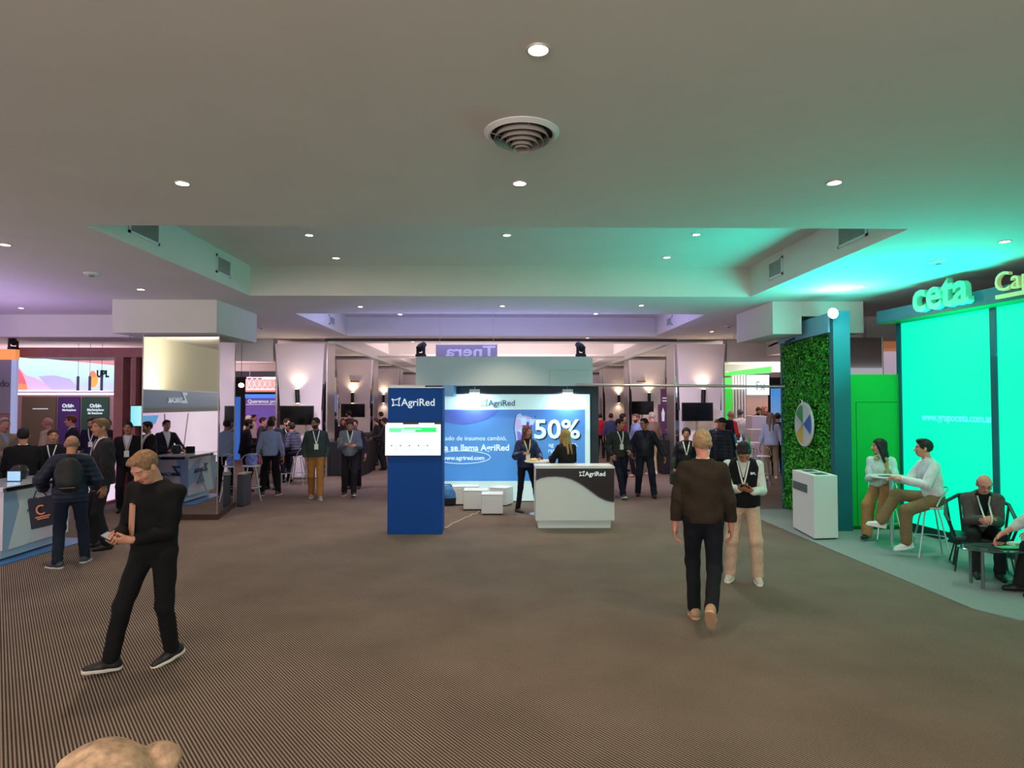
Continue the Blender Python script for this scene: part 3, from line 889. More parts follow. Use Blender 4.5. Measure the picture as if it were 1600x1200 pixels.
# wheel of fortune hung on the plant wall
wc = onP(1.33 * LP / 2.29, 0, .10)
p = WX(1260.5, 663, wc.x)
uu = p.y - PA.y
wcen = onP(uu, p.z, .12)
wh = thing('prize_wheel', 'round white prize wheel with green, blue and yellow sectors on the plant wall', 'wheel', wcen)
wxd = -pdir  # reading direction seen from the left
MW = Matrix(((wxd.x, 0, pn.x, 0), (wxd.y, 0, pn.y, 0), (0, 1, 0, 0), (0, 0, 0, 1)))
RW = .40
MB().lathe([(RW - .02, -.02), (RW, -.01), (RW, .015), (RW - .015, .02), (.001, .02)], 48, M=MW).build('rim', M_WHITEG, wh, world=False)
cols = {0: None, 1: (44, 176, 110), 2: None, 3: None, 4: (232, 196, 70), 5: None, 6: None, 7: None}
sect = [(90, 150, (40, 170, 100)), (-28, 32, (52, 118, 214)), (210, 262, (232, 200, 80))]
for a0, a1, c in sect:
    poly = [Vector((.02 * math.cos(math.radians((a0 + a1) / 2)), .02 * math.sin(math.radians((a0 + a1) / 2)), .022))] + \
           [Vector((.355 * math.cos(math.radians(a0 + (a1 - a0) * k / 12)), .355 * math.sin(math.radians(a0 + (a1 - a0) * k / 12)), .022)) for k in range(13)]
    MB().prism([MW @ v for v in poly], pn * .003).build('sector', mat('sector_%d' % (c[0]), c, .4), wh, world=False)
b = MB()
for k in range(6):
    a_ = math.radians(30 + 60 * k)
    b.tube([MW @ Vector((0, 0, .024)), MW @ Vector((.36 * math.cos(a_), .36 * math.sin(a_), .024))], .003, 4)
b.build('divider', mat('grey_line', (150, 160, 165), .5), wh, world=False)
MB().lathe([(.03, .02), (.03, .05), (.001, .055)], 16, M=MW).build('hub', M_CHROME, wh, world=False, smooth=True)
MB().prism([MW @ Vector(v) for v in [(-.03, RW + .04, .03), (.03, RW + .04, .03), (0, RW - .07, .03)]], pn * .012).build('pointer', M_WHITEG, wh, world=False)
MB().lathe([(.05, -.12), (.05, -.02)], 12, M=MW).build('axle', M_BLACKM, wh, world=False)

# arm lamps above the plant wall
for uu_, lb in ((1.9, 'the farther of two'), (1.05, 'the nearer of two')):
    s_ = onP(uu_, zt_p - .02, .0)
    t = thing('arm_spotlight', 'black arm spotlight reaching out over the plant wall, %s' % lb, 'spotlight', s_, 0, None)
    MB().tube([(0, 0, 0), (0, 0, .06), (-.45, -.05, .07)], .010, 6).build('arm', M_BLACKM, t, world=False)
    MB().box(-.58, -.42, -.11, .01, .0, .03, M=Matrix.Translation((-.0, 0, .02)) @ Matrix.Rotation(-.45, 4, 'Y') @ Matrix.Translation((0.02, 0, -.20))).build('head', M_BLACKM, t, world=False, bevel=.008)
    d = bpy.data.lights.new('lamp_light', 'SPOT'); d.energy = 95; d.color = (.86, 1, .96); d.spot_size = math.radians(120); d.spot_blend = .8; d.shadow_soft_size = .06
    o = bpy.data.objects.new('lamp_light', d); COL.objects.link(o); o.parent = t; o.location = (-.52, -.05, -.02); o.rotation_euler = (0, math.radians(28), 0)
p = W(1293, 492, 10.44)
t = thing('bright_floodlight', 'dazzling white floodlight on the top corner of the plant wall frame', 'floodlight', (p.x, 10.32, p.z))
MB().lathe([(.04, 0), (.085, .04), (.085, .06)], 24, M=Matrix.Rotation(PI / 2, 4, 'X')).build('housing', M_ALU, t, world=False, smooth=True)
MB().lathe([(.001, .062), (.082, .062), (.06, .085), (.001, .095)], 24, M=Matrix.Rotation(PI / 2, 4, 'X')).build('lens', mat('flood_glow', (230, 250, 255), .5, emit=30), t, world=False, smooth=True)
MB().box(-.02, .02, -.01, .10, -.02, .02).build('bracket', M_ALU, t, world=False)
d = bpy.data.lights.new('lamp_light', 'POINT'); d.energy = 13; d.color = (.75, .95, 1); d.shadow_soft_size = .08
o = bpy.data.objects.new('lamp_light', d); COL.objects.link(o); o.parent = t; o.location = (0, -.14, 0)

# green partition with flush door
YG = 10.56
gx0, gx1 = 5.75, 6.63
zg = W(1370, 585, YG).z
gp = thing('green_partition', 'bright green partition panel with a flush door outline, behind the seated woman', 'partition', ((gx0 + gx1) / 2, YG, 0))
MB().box(gx0, gx1, YG, YG + .08, .014, zg).build('panel', M_CETAG, gp)
d0, d1 = W(1337, 628, YG), W(1407, 628, YG)
b = MB().box(d0.x, d0.x + .008, YG - .003, YG, .03, d0.z).box(d1.x - .008, d1.x, YG - .003, YG, .03, d0.z).box(d0.x, d1.x, YG - .003, YG, d0.z - .008, d0.z)
b.build('door_joint', mat('deep_green', (0, 84, 30), .6), gp)
MB().box(gx0, gx1, YG - .006, YG, .014, .07).build('skirting', mat('deep_green', (0, 84, 30), .6), gp)

# ceta lit wall: from far-left corner towards the camera
CA = Vector((6.63, 10.55, 0)); CB = Vector((6.81, 8.73, 0)); cd = (CB - CA).normalized(); cnr = Vector((cd.y, -cd.x, 0))
if cnr.x > 0: cnr = -cnr
cw = thing('lit_stand_wall', 'glowing mint green stand wall with dark posts and ceta lettering overhead', 'display wall', ((CA + CB) / 2))


def onC(u, z, d=0.0):
    return CA + cd * u + cnr * d + Vector((0, 0, z))


def slabC(u0, u1, z0, z1, d0, d1, bm=None):
    bm = bm or MB()
    return bm.hexa([onC(u0, z0, d0), onC(u1, z0, d0), onC(u1, z0, d1), onC(u0, z0, d1)], [onC(u0, z1, d0), onC(u1, z1, d0), onC(u1, z1, d1), onC(u0, z1, d1)])


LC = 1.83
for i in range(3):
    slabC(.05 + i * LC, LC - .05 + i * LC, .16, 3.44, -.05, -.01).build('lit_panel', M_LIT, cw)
    slabC(-.05 + i * LC, .05 + i * LC, .014, 3.44, -.10, .01).build('post', M_TEAL, cw)
slabC(-.05, 3 * LC, .014, .16, -.08, -.005).build('base_board', mat('dark_teal_board', (10, 60, 66), .5), cw)
slabC(-.05, 3 * LC, .014, 3.5, -.16, -.10).build('back_panel', M_TEAL, cw)
slabC(-.12, 3 * LC, 3.44, 3.64, -.16, .30).build('fascia', mat('fascia_blue_grey', (58, 106, 122), .5), cw)
slabC(-.12, 3 * LC, 3.425, 3.439, -.14, .295).build('fascia_underside', mat('fascia_green', (10, 130, 60), .5), cw)
a = WX(1435, 494, onC(.9, 0, .34).x)
M_CETAL = mat('mint_letter', (90, 214, 168), .4, emit=.18)
sg = thing('raised_letters', 'big mint letters spelling ceta on the fascia of the green stand', 'sign', onC(.75, 3.47, .33))
text('ceta', .66, onC(.80, 3.50, .345), cd, M_CETAL, sg, ex=.045, off=.016, sx=.95)
sg2 = thing('raised_letters', 'thin brass-lit letters spelling Capital beside the word ceta', 'sign', onC(2.3, 3.5, .33))
text('Capital', .36, onC(2.23, 3.56, .33), cd, mat('brass_letter', (208, 216, 150), .3, .3, emit=.25), sg2, ex=.03, off=.0, sx=.95)
slabC(2.23, 3.6, 3.47, 3.52, .302, .34).build('underline', mat('brass_letter', (208, 216, 150), .3, .3, emit=.25), sg2)
p = WX(1437, 655, onC(.3, 0, 0).x)
uu_ = (CA.y - p.y)
text('www.grupoceta.com.ar', .165, onC(uu_ + .02, 1.83, -.008), cd, mat('url_letter', (90, 224, 226), .4, emit=.85), cw, ex=.003, off=.003, sx=.84)

# white podium
pc = G(1272.5, 845.3); pl = G(1239, 826.8); pr = G(1310, 844)
hz = W(1271, 743.5, pc.y).z
po = thing('white_podium', 'white box podium with two dark slots on top, before the plant wall', 'podium', ((pl.x + pr.x) / 2, (pl.y + pr.y) / 2 + .1, 0))
pb = Vector((pl.x + pr.x - pc.x, pl.y + pr.y - pc.y, 0))
q4 = [Vector((v.x, v.y, .014)) for v in (pc, pr, pb, pl)]
MB().hexa([v + Vector((0, 0, .02)) for v in q4], [v + Vector((0, 0, hz - .014)) for v in q4]).build('body', M_LAM, po, bevel=.006)
cen = sum(q4, Vector()) / 4
MB().hexa([cen + (v - cen) * .93 for v in q4], [cen + (v - cen) * .93 + Vector((0, 0, .0195)) for v in q4]).build('base', M_BLACKP, po)
ea = (pr - pc); eb = (pl - pc)
for s0, s1 in ((.12, .42), (.58, .88)):
    rect = [pc + eb * s0 + ea * .25, pc + eb * s1 + ea * .25, pc + eb * s1 + ea * .75, pc + eb * s0 + ea * .75]
    MB().prism([Vector((v.x, v.y, hz + .0005)) for v in rect], (0, 0, .004)).build('slot', mat('slot_dark', (70, 96, 92), .4), po)
nb = Vector((eb.y, -eb.x, 0)).normalized()
if nb.x > 0: nb = -nb
rect = [pc + eb * .28 + nb * .004 + Vector((0, 0, hz - .17)), pc + eb * .95 + nb * .004 + Vector((0, 0, hz - .17)), pc + eb * .95 + nb * .004 + Vector((0, 0, hz - .30)), pc + eb * .28 + nb * .004 + Vector((0, 0, hz - .30))]
MB().prism(rect, nb * .003).build('side_label', mat('side_label_grey', (84, 100, 100), .5), po)

# orange-topped structure far behind the green partition, and pale box
ox0 = W(1333, 530, 14.5); 
t = thing('orange_canopy', 'orange-lit canopy with a pillar showing above the green partition', 'canopy', (8.6, 14.8, 0))
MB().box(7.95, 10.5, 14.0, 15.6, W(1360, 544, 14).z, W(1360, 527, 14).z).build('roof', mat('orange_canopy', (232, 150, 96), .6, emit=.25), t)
MB().box(W(1362, 560, 14.4).x, W(1377, 560, 14.4).x, 14.4, 14.8, 0, W(1360, 544, 14).z).build('post', mat('mauve_post', (168, 148, 160), .6), t)
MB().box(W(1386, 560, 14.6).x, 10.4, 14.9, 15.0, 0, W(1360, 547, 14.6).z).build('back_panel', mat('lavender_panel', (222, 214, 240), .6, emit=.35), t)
MB().box(W(1331, 560, 16).x, W(1350, 560, 16).x, 15.9, 16, W(1340, 573, 16).z, W(1340, 560, 16).z).build('vent', mat('vent_grey', (130, 124, 132), .6), t)
MB().box(7.9, 8.9, 16, 16.1, 0, W(1340, 556, 16).z).build('side_panel', mat('pale_mauve', (200, 186, 196), .6), t)

# furniture on the stand
STZ = .013
tb = W(1392, 743.5, 9.45)
high_table(tb.x, 9.45, tb.z, .30, 'round white high table between the seated woman and the young man', mat('table_grey_white', (206, 214, 214), .3))
XT2, YT2, ZT2 = tb.x, 9.45, tb.z
rng2 = random.Random(4)
for i, (dx, dy, c, lb) in enumerate([(-.10, -.05, (40, 44, 50), 'dark brochure on the high table before the seated woman'), (.06, .02, (210, 220, 222), 'white brochure in the middle of the high table'), (.13, -.12, (30, 120, 110), 'teal brochure on the high table near the young man')]):
    o = MB().box(-.09, .09, -.06, .06, 0, .006, M=Matrix.Rotation(.5 * i, 4, 'Z')).build('brochure', mat('brochure_%d' % i, c, .5)); o.location = (XT2 + dx, YT2 + dy, ZT2 + .001 + .0 * i)
    tag(o, lb, 'brochure')
M_TRANSP = mat('pale_seat_plastic', (206, 226, 222), .2)
s1 = W(1382, 772, 9.95)
bar_stool(s1.x, 9.95, s1.z, PI * .95, 'pale round bar stool under the woman by the green partition', M_TRANSP)
s2 = W(1453, 790, 8.75)
bar_stool(s2.x, 8.75, s2.z, -1.9 + PI, 'chrome bar stool with hoop back under the young man', M_TRANSP)
SEAT1 = (s1.x, 9.95, s1.z); SEAT2 = (s2.x, 8.75, s2.z)


def armchair(x, y, rz, label, m):
    t = thing('lounge_chair', label, 'chair', (x, y, STZ), rz)
    MB().box(-.30, .30, -.26, .28, .38, .43).build('seat', m, t, world=False, bevel=.02)
    pts = [(.34, .24, .60), (.36, 0, .66), (.33, -.24, .80), (.18, -.36, .88), (0, -.39, .90), (-.18, -.36, .88), (-.33, -.24, .80), (-.36, 0, .66), (-.34, .24, .60)]
    MB().tube(pts, .022, 8).build('rail', m, t, world=False, smooth=True)
    for i, p_ in enumerate(pts):
        q_ = (max(-.28, min(.28, p_[0] * .85)), max(-.26, min(.26, p_[1] * .9)), .41)
        MB().tube([p_, q_], .016, 6).build('back_strap', m, t, world=False, smooth=True)
    for sx in (-1, 1):
        MB().tube([(sx * .24, .22, .40), (sx * .30, .30, .012), (sx * .27, .0, .012), (sx * .24, -.05, .40)], .010, 6).build('leg', m, t, world=False, smooth=True)
        MB().tube([(sx * .24, .0, .40), (sx * .28, -.10, .012), (sx * .30, -.32, .012), (sx * .22, -.22, .40)], .010, 6).build('leg', m, t, world=False, smooth=True)
    return t


ac = G(1537, 880)
AX, AY = 6.02, 8.0
armchair(AX, AY, math.radians(150), 'dark web-backed lounge chair holding the bald man', mat('chair_dark_green', (22, 40, 38), .45))
armchair(6.22, 6.90, math.radians(86), 'dark lounge chair at the right edge of the photo, mostly cut off', mat('chair_dark_green', (22, 40, 38), .45))
ct = thing('coffee_table', 'low oval smoked glass table with metal legs, strewn with brochures', 'table', (5.72, 7.28, STZ))
ztb = .44
MB().lathe([(.001, ztb - .012), (.45, ztb - .012), (.455, ztb - .006), (.45, ztb), (.001, ztb)], 40, M=Matrix.Diagonal((1.05, .55, 1, 1))).build('glass_top', mat('smoked_glass', (70, 92, 92), .05, spec=.8), ct, world=False)
for dx, dy in ((-.30, -.10), (.30, -.10), (-.26, .14), (.28, .14)):
    MB().tube([(dx, dy, 0), (dx, dy, ztb - .013)], .018, 10).build('leg', mat('leg_steel', (120, 132, 132), .35, .8), ct, world=False, smooth=True)
for i, (dx, dy, c, lb) in enumerate([(-.12, .02, (36, 40, 46), 'dark magazine lying on the glass coffee table'), (.08, -.06, (90, 200, 130), 'green leaflet on the near side of the coffee table'),
                                     (.22, .05, (222, 226, 222), 'white crumpled paper on the coffee table, right side'), (.02, .07, (150, 60, 60), 'small red-edged card on the coffee table')]):
    s_ = (.16, .11, .008) if i < 2 else (.10, .08, .03 if i == 2 else .006)
    o = MB().box(-s_[0], s_[0], -s_[1] * .6, s_[1] * .6, 0, s_[2], M=Matrix.Rotation(.4 * i - .5, 4, 'Z')).build('leaflet', mat('leaflet_%d' % i, c, .5), bevel=.003)
    o.location = (5.72 + dx, 7.28 + dy, STZ + ztb + .001 + i * .0085); tag(o, lb, 'leaflet')
for dx, lb in ((.34, 'clear plastic cup on the right of the coffee table'), (.26, 'clear plastic cup beside the white paper on the coffee table')):
    o = MB().lathe([(.025, 0), (.034, .09), (.031, .09), (.023, .005)], 16).build('plastic_cup', mat('cup_plastic', (190, 214, 210), .2), smooth=True); o.location = (5.72 + dx, 7.28 + (.09 if dx > .3 else -.10), STZ + ztb + .001)
    tag(o, lb, 'cup')

# ------------------------------------------------------------------ left: desk with mirrored-logo front, its screen wall
M_ZBLUE = mat('zar_blue', (146, 180, 216), .35); M_ZPALE = mat('zar_pale', (214, 224, 234), .35)
M_ZDARK = mat('zar_dark_blue', (92, 136, 186), .4)
zx0, zx1, zy0, zy1 = -7.25, -6.55, 8.57, 9.85
zd = thing('reception_desk', 'white desk with blue triangle pattern at the left edge of the photo', 'desk', ((zx0 + zx1) / 2, (zy0 + zy1) / 2, 0))
MB().box(zx0 + .02, zx1 - .10, zy0 + .10, zy1 - .08, .03, .16).build('plinth', M_ZPALE, zd)
MB().box(zx0, zx1, zy0, zy1, .16, .92).build('body', mat('desk_lilac_white', (220, 216, 226), .35), zd, bevel=.004)
MB().box(zx0 - .05, zx1 + .05, zy0 - .05, zy1 + .05, .985, 1.0).build('glass_top', mat('desk_top_glass', (196, 208, 220), .08), zd)
b = MB()
for x in (zx0 + .06, zx1 - .06):
    for y in (zy0 + .06, zy1 - .06): b.box(x - .03, x + .03, y - .03, y + .03, .92, .985)
b.build('standoff', M_CHROME, zd)
MB().box(zx0 + .05, zx1 - .05, zy0 + .05, zy1 - .05, .921, .95).build('inner_shelf', M_BLACKP, zd)
X = zx1 + .001
for pg, m_ in (([(0, .0), (.42, .0), (.22, .76), (.0, .76)], M_ZBLUE), ([(.10, .0), (.42, .0), (.75, .38), (.30, .60)], M_ZPALE), ([(.70, .76), (.95, .30), (1.28, .20), (1.28, .55)], M_ZBLUE), ([(.55, .22), (.95, .22), (.72, .46)], M_ZDARK)):
    MB().prism([(X, zy0 + u_, .16 + v_) for u_, v_ in pg], (.003, 0, 0)).build('side_pattern', m_, zd); X += .0032
Y = zy1 + .001
for pg, m_ in (([(0, .76), (.25, .76), (.10, .0), (0, .0)], M_ZBLUE), ([(.15, .0), (.55, .0), (.42, .22), (.30, .20)], M_ZDARK)):
    MB().prism([(zx1 - u_, Y, .16 + v_) for u_, v_ in pg], (0, .003, 0)).build('end_pattern', m_, zd); Y += .0032
M_ZTXT = mat('zar_letter', (40, 84, 128), .4)
text('Z', .26, (zx1 - .16, zy1 + .012, .60), (-1, 0, 0), M_ZTXT, zd, ex=.003, off=.012)
text('ZARCAM.', .10, (zx1 - .16, zy1 + .012, .58), (-1, 0, 0), M_ZTXT, zd, ex=.003, off=.004, name='lettering')
text('Z', .22, (zx1 + .014, 9.0, .62), (0, 1, 0), M_ZTXT, zd, ex=.003, off=.012)
text('ZARCAM.', .11, (zx1 + .014, 9.16, .62), (0, 1, 0), M_ZTXT, zd, ex=.003, off=.004, name='lettering')
# floor strip of the stand
o = MB().prism([(-9.6, 8.2, .001), (-6.45, 8.42, .001), (-6.30, 10.05, .001), (-9.6, 10.6, .001)], (0, 0, .012)).build('stand_floor', mat('blue_stand_floor', (56, 110, 170), .4))
tag(o, 'blue low floor edge under the white desk at far left', 'platform')
# things on the desk
o = MB().lathe([(.001, 0), (.07, .005), (.11, .06), (.115, .12), (.08, .19), (.001, .21)], 20).build('trophy_orb', mat('orb_dark', (56, 60, 62), .3, .5, noise=.6, nscale=40), smooth=True); o.location = (-7.0, 9.45, 1.001)
tag(o, 'dark patterned round ornament on the white desk, seen in the mirror', 'ornament')
tb_ = thing('tablet_display', 'small lit tablet standing on the left desk behind the tote bag', 'tablet', (-6.85, 9.15, 1.001))
MB().box(-.10, .10, -.006, .006, 0, .15).build('case', M_BLACKP, tb_, world=False)
MB().box(-.09, .09, -.009, -.0065, .01, .14).build('screen', mat('tablet_screen', (150, 190, 225), .4, emit=.7), tb_, world=False)
MB().box(-.05, .05, -.006, .06, 0, .006).build('stand', M_BLACKP, tb_, world=False)

# screen wall of that stand (outside the frame, seen in the pillar mirror)
zs = thing('screen_wall', 'pink-lit video wall with blue header, seen in the pillar mirror', 'display wall', (-7.9, 7, 0))
MB().box(-8.25, -8.05, 3.6, 9.35, 0.013, 2.42).build('wall', M_ZPALE, zs)
MB().box(-8.050, -8.020, 3.6, 9.3, 2.02, 2.40).build('header', M_ZDARK, zs)
MB().box(-8.050, -8.010, 3.7, 9.25, .42, 2.0).build('bezel', M_BLACKP, zs)
MB().box(-8.010, -8.005, 3.75, 9.2, .46, 1.88).build('screen', grad_mat('video_pink', [(0, (236, 200, 226)), (.5, (250, 228, 240)), (1, (226, 186, 222))], 'Y', -3, 3, .85, wob=1.5), zs)
MB().box(-8.050, -8.000, 3.6, 9.3, .013, .40).build('base_board', M_ZBLUE, zs)
MB().prism([(-8.004, 9.15, 1.82), (-8.004, 8.3, 1.82), (-8.004, 8.45, 1.62), (-8.004, 9.15, 1.62)], (.003, 0, 0)).build('screen_graphic', mat('video_blue', (70, 160, 220), .4, emit=.8), zs)
MB().tube([(-8.000, 8.3, .5), (-8.000, 8.0, 1.2), (-8.000, 8.05, 1.85)], .012, 5).tube([(-8.000, 7.2, .6), (-8.000, 6.9, 1.85)], .012, 5).build('screen_line', mat('video_line', (120, 60, 70), .5), zs)
text('Z', .34, (-8.010, 6.95, 2.12), (0, 1, 0), M_LOGO, zs, ex=.003, off=.02)
text('ZARCAM.', .16, (-8.010, 7.2, 2.12), (0, 1, 0), M_LOGO, zs, ex=.003, off=.01)
MB().box(-8.4, -8.040, 9.36, 9.8, .013, 2.42).build('side_column', M_ZPALE, zs)
d = bpy.data.lights.new('cream_wall_fill', 'AREA'); d.shape = 'RECTANGLE'; d.size = 5; d.size_y = .3; d.energy = 100; d.color = (1, .92, .74)  # added unseen fill that brightens the cream wall
o = bpy.data.objects.new('cream_wall_fill', d); COL.objects.link(o); o.location = (-8.9, 5.5, 2.6); o.rotation_euler = (0, math.radians(130), PI / 2 * 0)

# ------------------------------------------------------------------ left far: wooden portal stand
M_WOOD = mat('mauve_wood', (168, 108, 110), .55, noise=.12, nscale=5)
M_WOOD2 = mat('mauve_wood_light', (214, 164, 174), .55, noise=.1, nscale=5)
YU = 14.0
up = thing('portal_stand', 'big wooden portal stand at the left with lit sign panel', 'stand', (-9.2, 16, 0))
a = W(25, 543, YU); b_ = W(229, 557, YU)
MB().box(a.x, b_.x, YU, YU + .5, W(100, 558, YU).z, W(100, 543, YU).z).build('portal_beam', M_WOOD, up)
MB().box(W(178, 600, YU).x, W(192, 600, YU).x, YU, YU + .5, 0, W(100, 558, YU).z - .001).build('portal_post', M_WOOD, up)
for i, (xa_, xb_, dy) in enumerate([(193, 202, .25), (204, 210, .05), (212, 219, .25), (221, 228, .05)]):
    MB().box(W(xa_, 600, YU).x, W(xb_, 600, YU).x, YU + dy, YU + dy + .18, 0, W(100, 558, YU).z - .001).build('fin', M_WOOD2 if i % 2 == 0 else M_WOOD, up)
MB().box(W(193, 600, YU).x, W(229, 600, YU).x, YU + .44, YU + .5, 0, W(100, 558, YU).z - .001).build('fin_backing', mat('mauve_dark', (140, 92, 106), .6), up)
# lit sign panel
YL = 15.2
L0, L1 = W(25, 556, YL), W(178, 612, YL)
M_UPLP = grad_mat('sign_sky', [(0, (190, 196, 240)), (.45, (196, 236, 246)), (1, (214, 250, 250))], 'Z', -2 + 4.4, 3.2, .9, wob=.0)
MB().prism([(L0.x, YL, L1.z), (L1.x, YL, L1.z), (L1.x, YL, W(178, 571, YL).z), (L0.x, YL, L0.z)], (0, .08, 0)).build('lit_sign', M_UPLP, up)


def onU(px, py, d=.004): return W(px, py, YL - d)


def shape(pts, name, c, e=.9, d=.004):
    MB().prism([onU(px, py, d) for px, py in pts], (0, .002, 0)).build(name, mat(name + '_%d_%d' % (c[0], c[1]), c, .5, emit=e), up)


shape([(26, 574), (30, 577), (35, 584), (39, 593), (42, 603), (43, 609), (26, 609)], 'sign_arc', (238, 110, 124), .85, .010)
shape([(26, 601), (32, 599), (41, 601), (43, 609), (26, 609)], 'sign_arc', (244, 150, 110), .85, .014)
shape([(26, 568), (34, 578), (41, 586), (55, 590), (68, 597), (80, 609), (43, 609)], 'sign_arc', (226, 190, 236), .85, .006)
shape([(80, 609), (66, 595), (60, 588), (84, 586), (110, 592), (126, 609)], 'sign_arc', (196, 184, 242), .85, .005)
pts = [(145 + 6.5 * math.cos(u_), 592 + 13 * math.sin(u_)) for u_ in [2 * PI * k / 24 for k in range(24)]]
shape(pts, 'sign_disc', (242, 140, 110), .85, .008)
shape([(x_ + 2, y_) for x_, y_ in pts if y_ > 588], 'sign_disc', (246, 176, 90), .85, .011)
text('UPL', .22, onU(151, 589, .008), (1, 0, 0), mat('sign_navy', (44, 50, 92), .5), up, ex=.003, off=.012, sx=.75)
MB().box(L0.x, L1.x, YL - .06, YL + .08, L1.z - .075, L1.z - .03).build('light_strip', mat('strip_glow', (255, 246, 255), .5, emit=2.2), up)
# rear wall and banners
YW = 16.6
MB().box(W(24, 600, YW).x, W(192, 600, YW).x, YW + .05, YW + .12, 0, 3.2).build('rear_wall', mat('pink_wall', (206, 160, 168), .6), up)
for xa_, xb_, c, nm in ((35, 88, (124, 104, 84), 'taupe_banner'), (91, 125, (92, 54, 130), 'purple_banner'), (128, 170, (56, 92, 76), 'green_banner')):
    MB().box(W(xa_, 600, YW).x, W(xb_, 600, YW).x, YW, YW + .03, .05, W(100, 620, YW).z).build('banner', mat(nm, c, .6), up)
text('Orbia', .125, W(97, 636.5, YW - .01), (1, 0, 0), M_LOGO, up, ex=.002, off=.008, name='banner_lettering')
text('Marketplace', .07, W(97, 642, YW - .01), (1, 0, 0), M_LOGO, up, ex=.002, off=.004, name='banner_lettering')
text('Orbia', .125, W(140, 636.5, YW - .01), (1, 0, 0), M_LOGO, up, ex=.002, off=.008, name='banner_lettering')
text('Marketplace', .085, W(136, 642, YW - .01), (1, 0, 0), M_LOGO, up, ex=.002, off=.004, name='banner_lettering')
text('de Insumos', .08, W(137, 647, YW - .01), (1, 0, 0), M_LOGO, up, ex=.002, off=.004, name='banner_lettering')
MB().box(W(52, 600, YW).x, W(76, 600, YW).x, YW - .006, YW, W(60, 639.5, YW).z, W(60, 638, YW).z).build('banner_line', M_LOGO, up)
MB().box(W(171, 600, YU).x - .02, W(178, 600, YU).x - .002, YU + .6, YU + .65, W(170, 655, YU).z, W(170, 636, YU).z).build('small_screen', M_SCREEN, up)
# pendants
for px in (122, 140.5, 159):
    p = W(px, 588, 14.8); q = W(px, 611, 14.8)
    t = thing('pendant_lamp', 'slim tube pendant before the lit sign, %s' % {122: 'leftmost of three', 140.5: 'middle of three', 159: 'rightmost of three'}[px], 'lamp', (p.x, 14.8, q.z), 0, None)
    MB().lathe([(.028, 0), (.028, p.z - q.z)], 12).build('tube', mat('pendant_grey', (120, 116, 160), .4, .3), t, world=False, smooth=True)
    MB().tube([(0, 0, p.z - q.z), (0, 0, ZL - q.z)], .004, 5).build('cord', M_BLACKM, t, world=False)
    MB().lathe([(.001, -.004), (.024, -.004), (.024, 0)], 12).build('lens', M_GLOWW, t, world=False)
# glowing counter base
a = G(164, 786); b_ = G(196, 779)
t = thing('glowing_counter', 'low white glowing counter base behind the suited men', 'counter', ((a.x + b_.x) / 2 - .5, 14, 0))
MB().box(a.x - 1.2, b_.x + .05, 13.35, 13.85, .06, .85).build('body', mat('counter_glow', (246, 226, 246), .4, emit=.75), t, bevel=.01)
MB().box(a.x - 1.25, b_.x + .10, 13.30, 13.9, 0, .058).build('base', mat('counter_base', (180, 120, 130), .5), t)
MB().box(a.x - 1.25, b_.x + .10, 13.30, 13.9, .852, .89).build('top', M_WHITEG, t, bevel=.005)
# turquoise tv on the fins
p, q = W(202.5, 633, 13.6), W(230, 667, 13.6)
t = thing('turquoise_television', 'television with turquoise picture beside the mirrored pillar', 'television', ((p.x + q.x) / 2, 13.6, q.z))
MB().box(p.x, q.x + .25, 13.62, 13.70, q.z, p.z).build('bezel', M_BLACKP, t)
MB().box(p.x + .02, q.x + .23, 13.612, 13.6195, q.z + .02, p.z - .02).build('screen', grad_mat('video_cyan', [(0, (60, 160, 200)), (.5, (110, 205, 225)), (1, (170, 230, 225))], 'X', -.4, .4, .9, wob=.5), t)
MB().box(p.x + .15, q.x + .05, 13.70, 14.06, q.z + .15, p.z - .15).build('wall_mount', M_BLACKM, t)
# grey sign panel at the left edge with an orange top
t = thing('edge_sign_panel', 'grey sign panel with orange lit top at the left edge of the photo', 'sign', (-10.9, 13.6, 0))
p0, p1 = W(-60, 562, 13.6), W(16, 646, 13.6)
MB().box(p0.x, p1.x, 13.6, 13.65, p1.z, p0.z).build('panel', mat('panel_mauve_grey', (160, 150, 166), .6), t)
MB().box(p0.x, W(24, 600, 13.6).x, 13.58, 13.70, p0.z + .002, W(10, 546, 13.6).z).build('top', mat('orange_top', (250, 160, 90), .6, emit=.6), t)
MB().box(p1.x, W(25, 600, 13.6).x, 13.60, 13.66, 0, p0.z).build('side', mat('pale_blue_edge', (180, 196, 240), .5, emit=.35), t)
MB().box(p0.x, p1.x, 13.61, 13.65, 0, p1.z - .002).build('lower', M_WOOD, t)
text('do', .20, W(-1.5, 604, 13.59), (1, 0, 0), mat('panel_letter', (90, 86, 98), .5), t, ex=.003)
p = W(24, 544.5, 13.7)
moving_head(p.x, 13.64, W(10, 546, 13.6).z + .004, -1.9, 'black moving head lamp above the grey panel at the far left', .62)
p = W(356, 582, 15)
# slim plant near the suited men
pp = G(184, 790)
t = thing('potted_grass', 'green potted grass plant behind the black-suited man', 'plant', (pp.x, 12.6, 0))
MB().lathe([(.13, 0), (.16, .35), (.14, .36), (.13, .33), (.001, .33)], 20).build('pot', mat('pot_grey', (90, 84, 90), .5), t, world=False, smooth=True)
b = MB()
for k in range(60):
    a_ = rng2.uniform(0, 2 * PI); h_ = rng2.uniform(.5, .85); sp2 = rng2.uniform(.05, .30)
    c_, s_ = math.cos(a_), math.sin(a_)
    b.tube([(c_ * .05, s_ * .05, .33), (c_ * (.05 + sp2 * .4), s_ * (.05 + sp2 * .4), .33 + h_ * .6), (c_ * (.05 + sp2), s_ * (.05 + sp2), .33 + h_)], .009, 4, r1=.002)
b.build('blades', mat('blade_green', (84, 124, 60), .5), t, world=False)

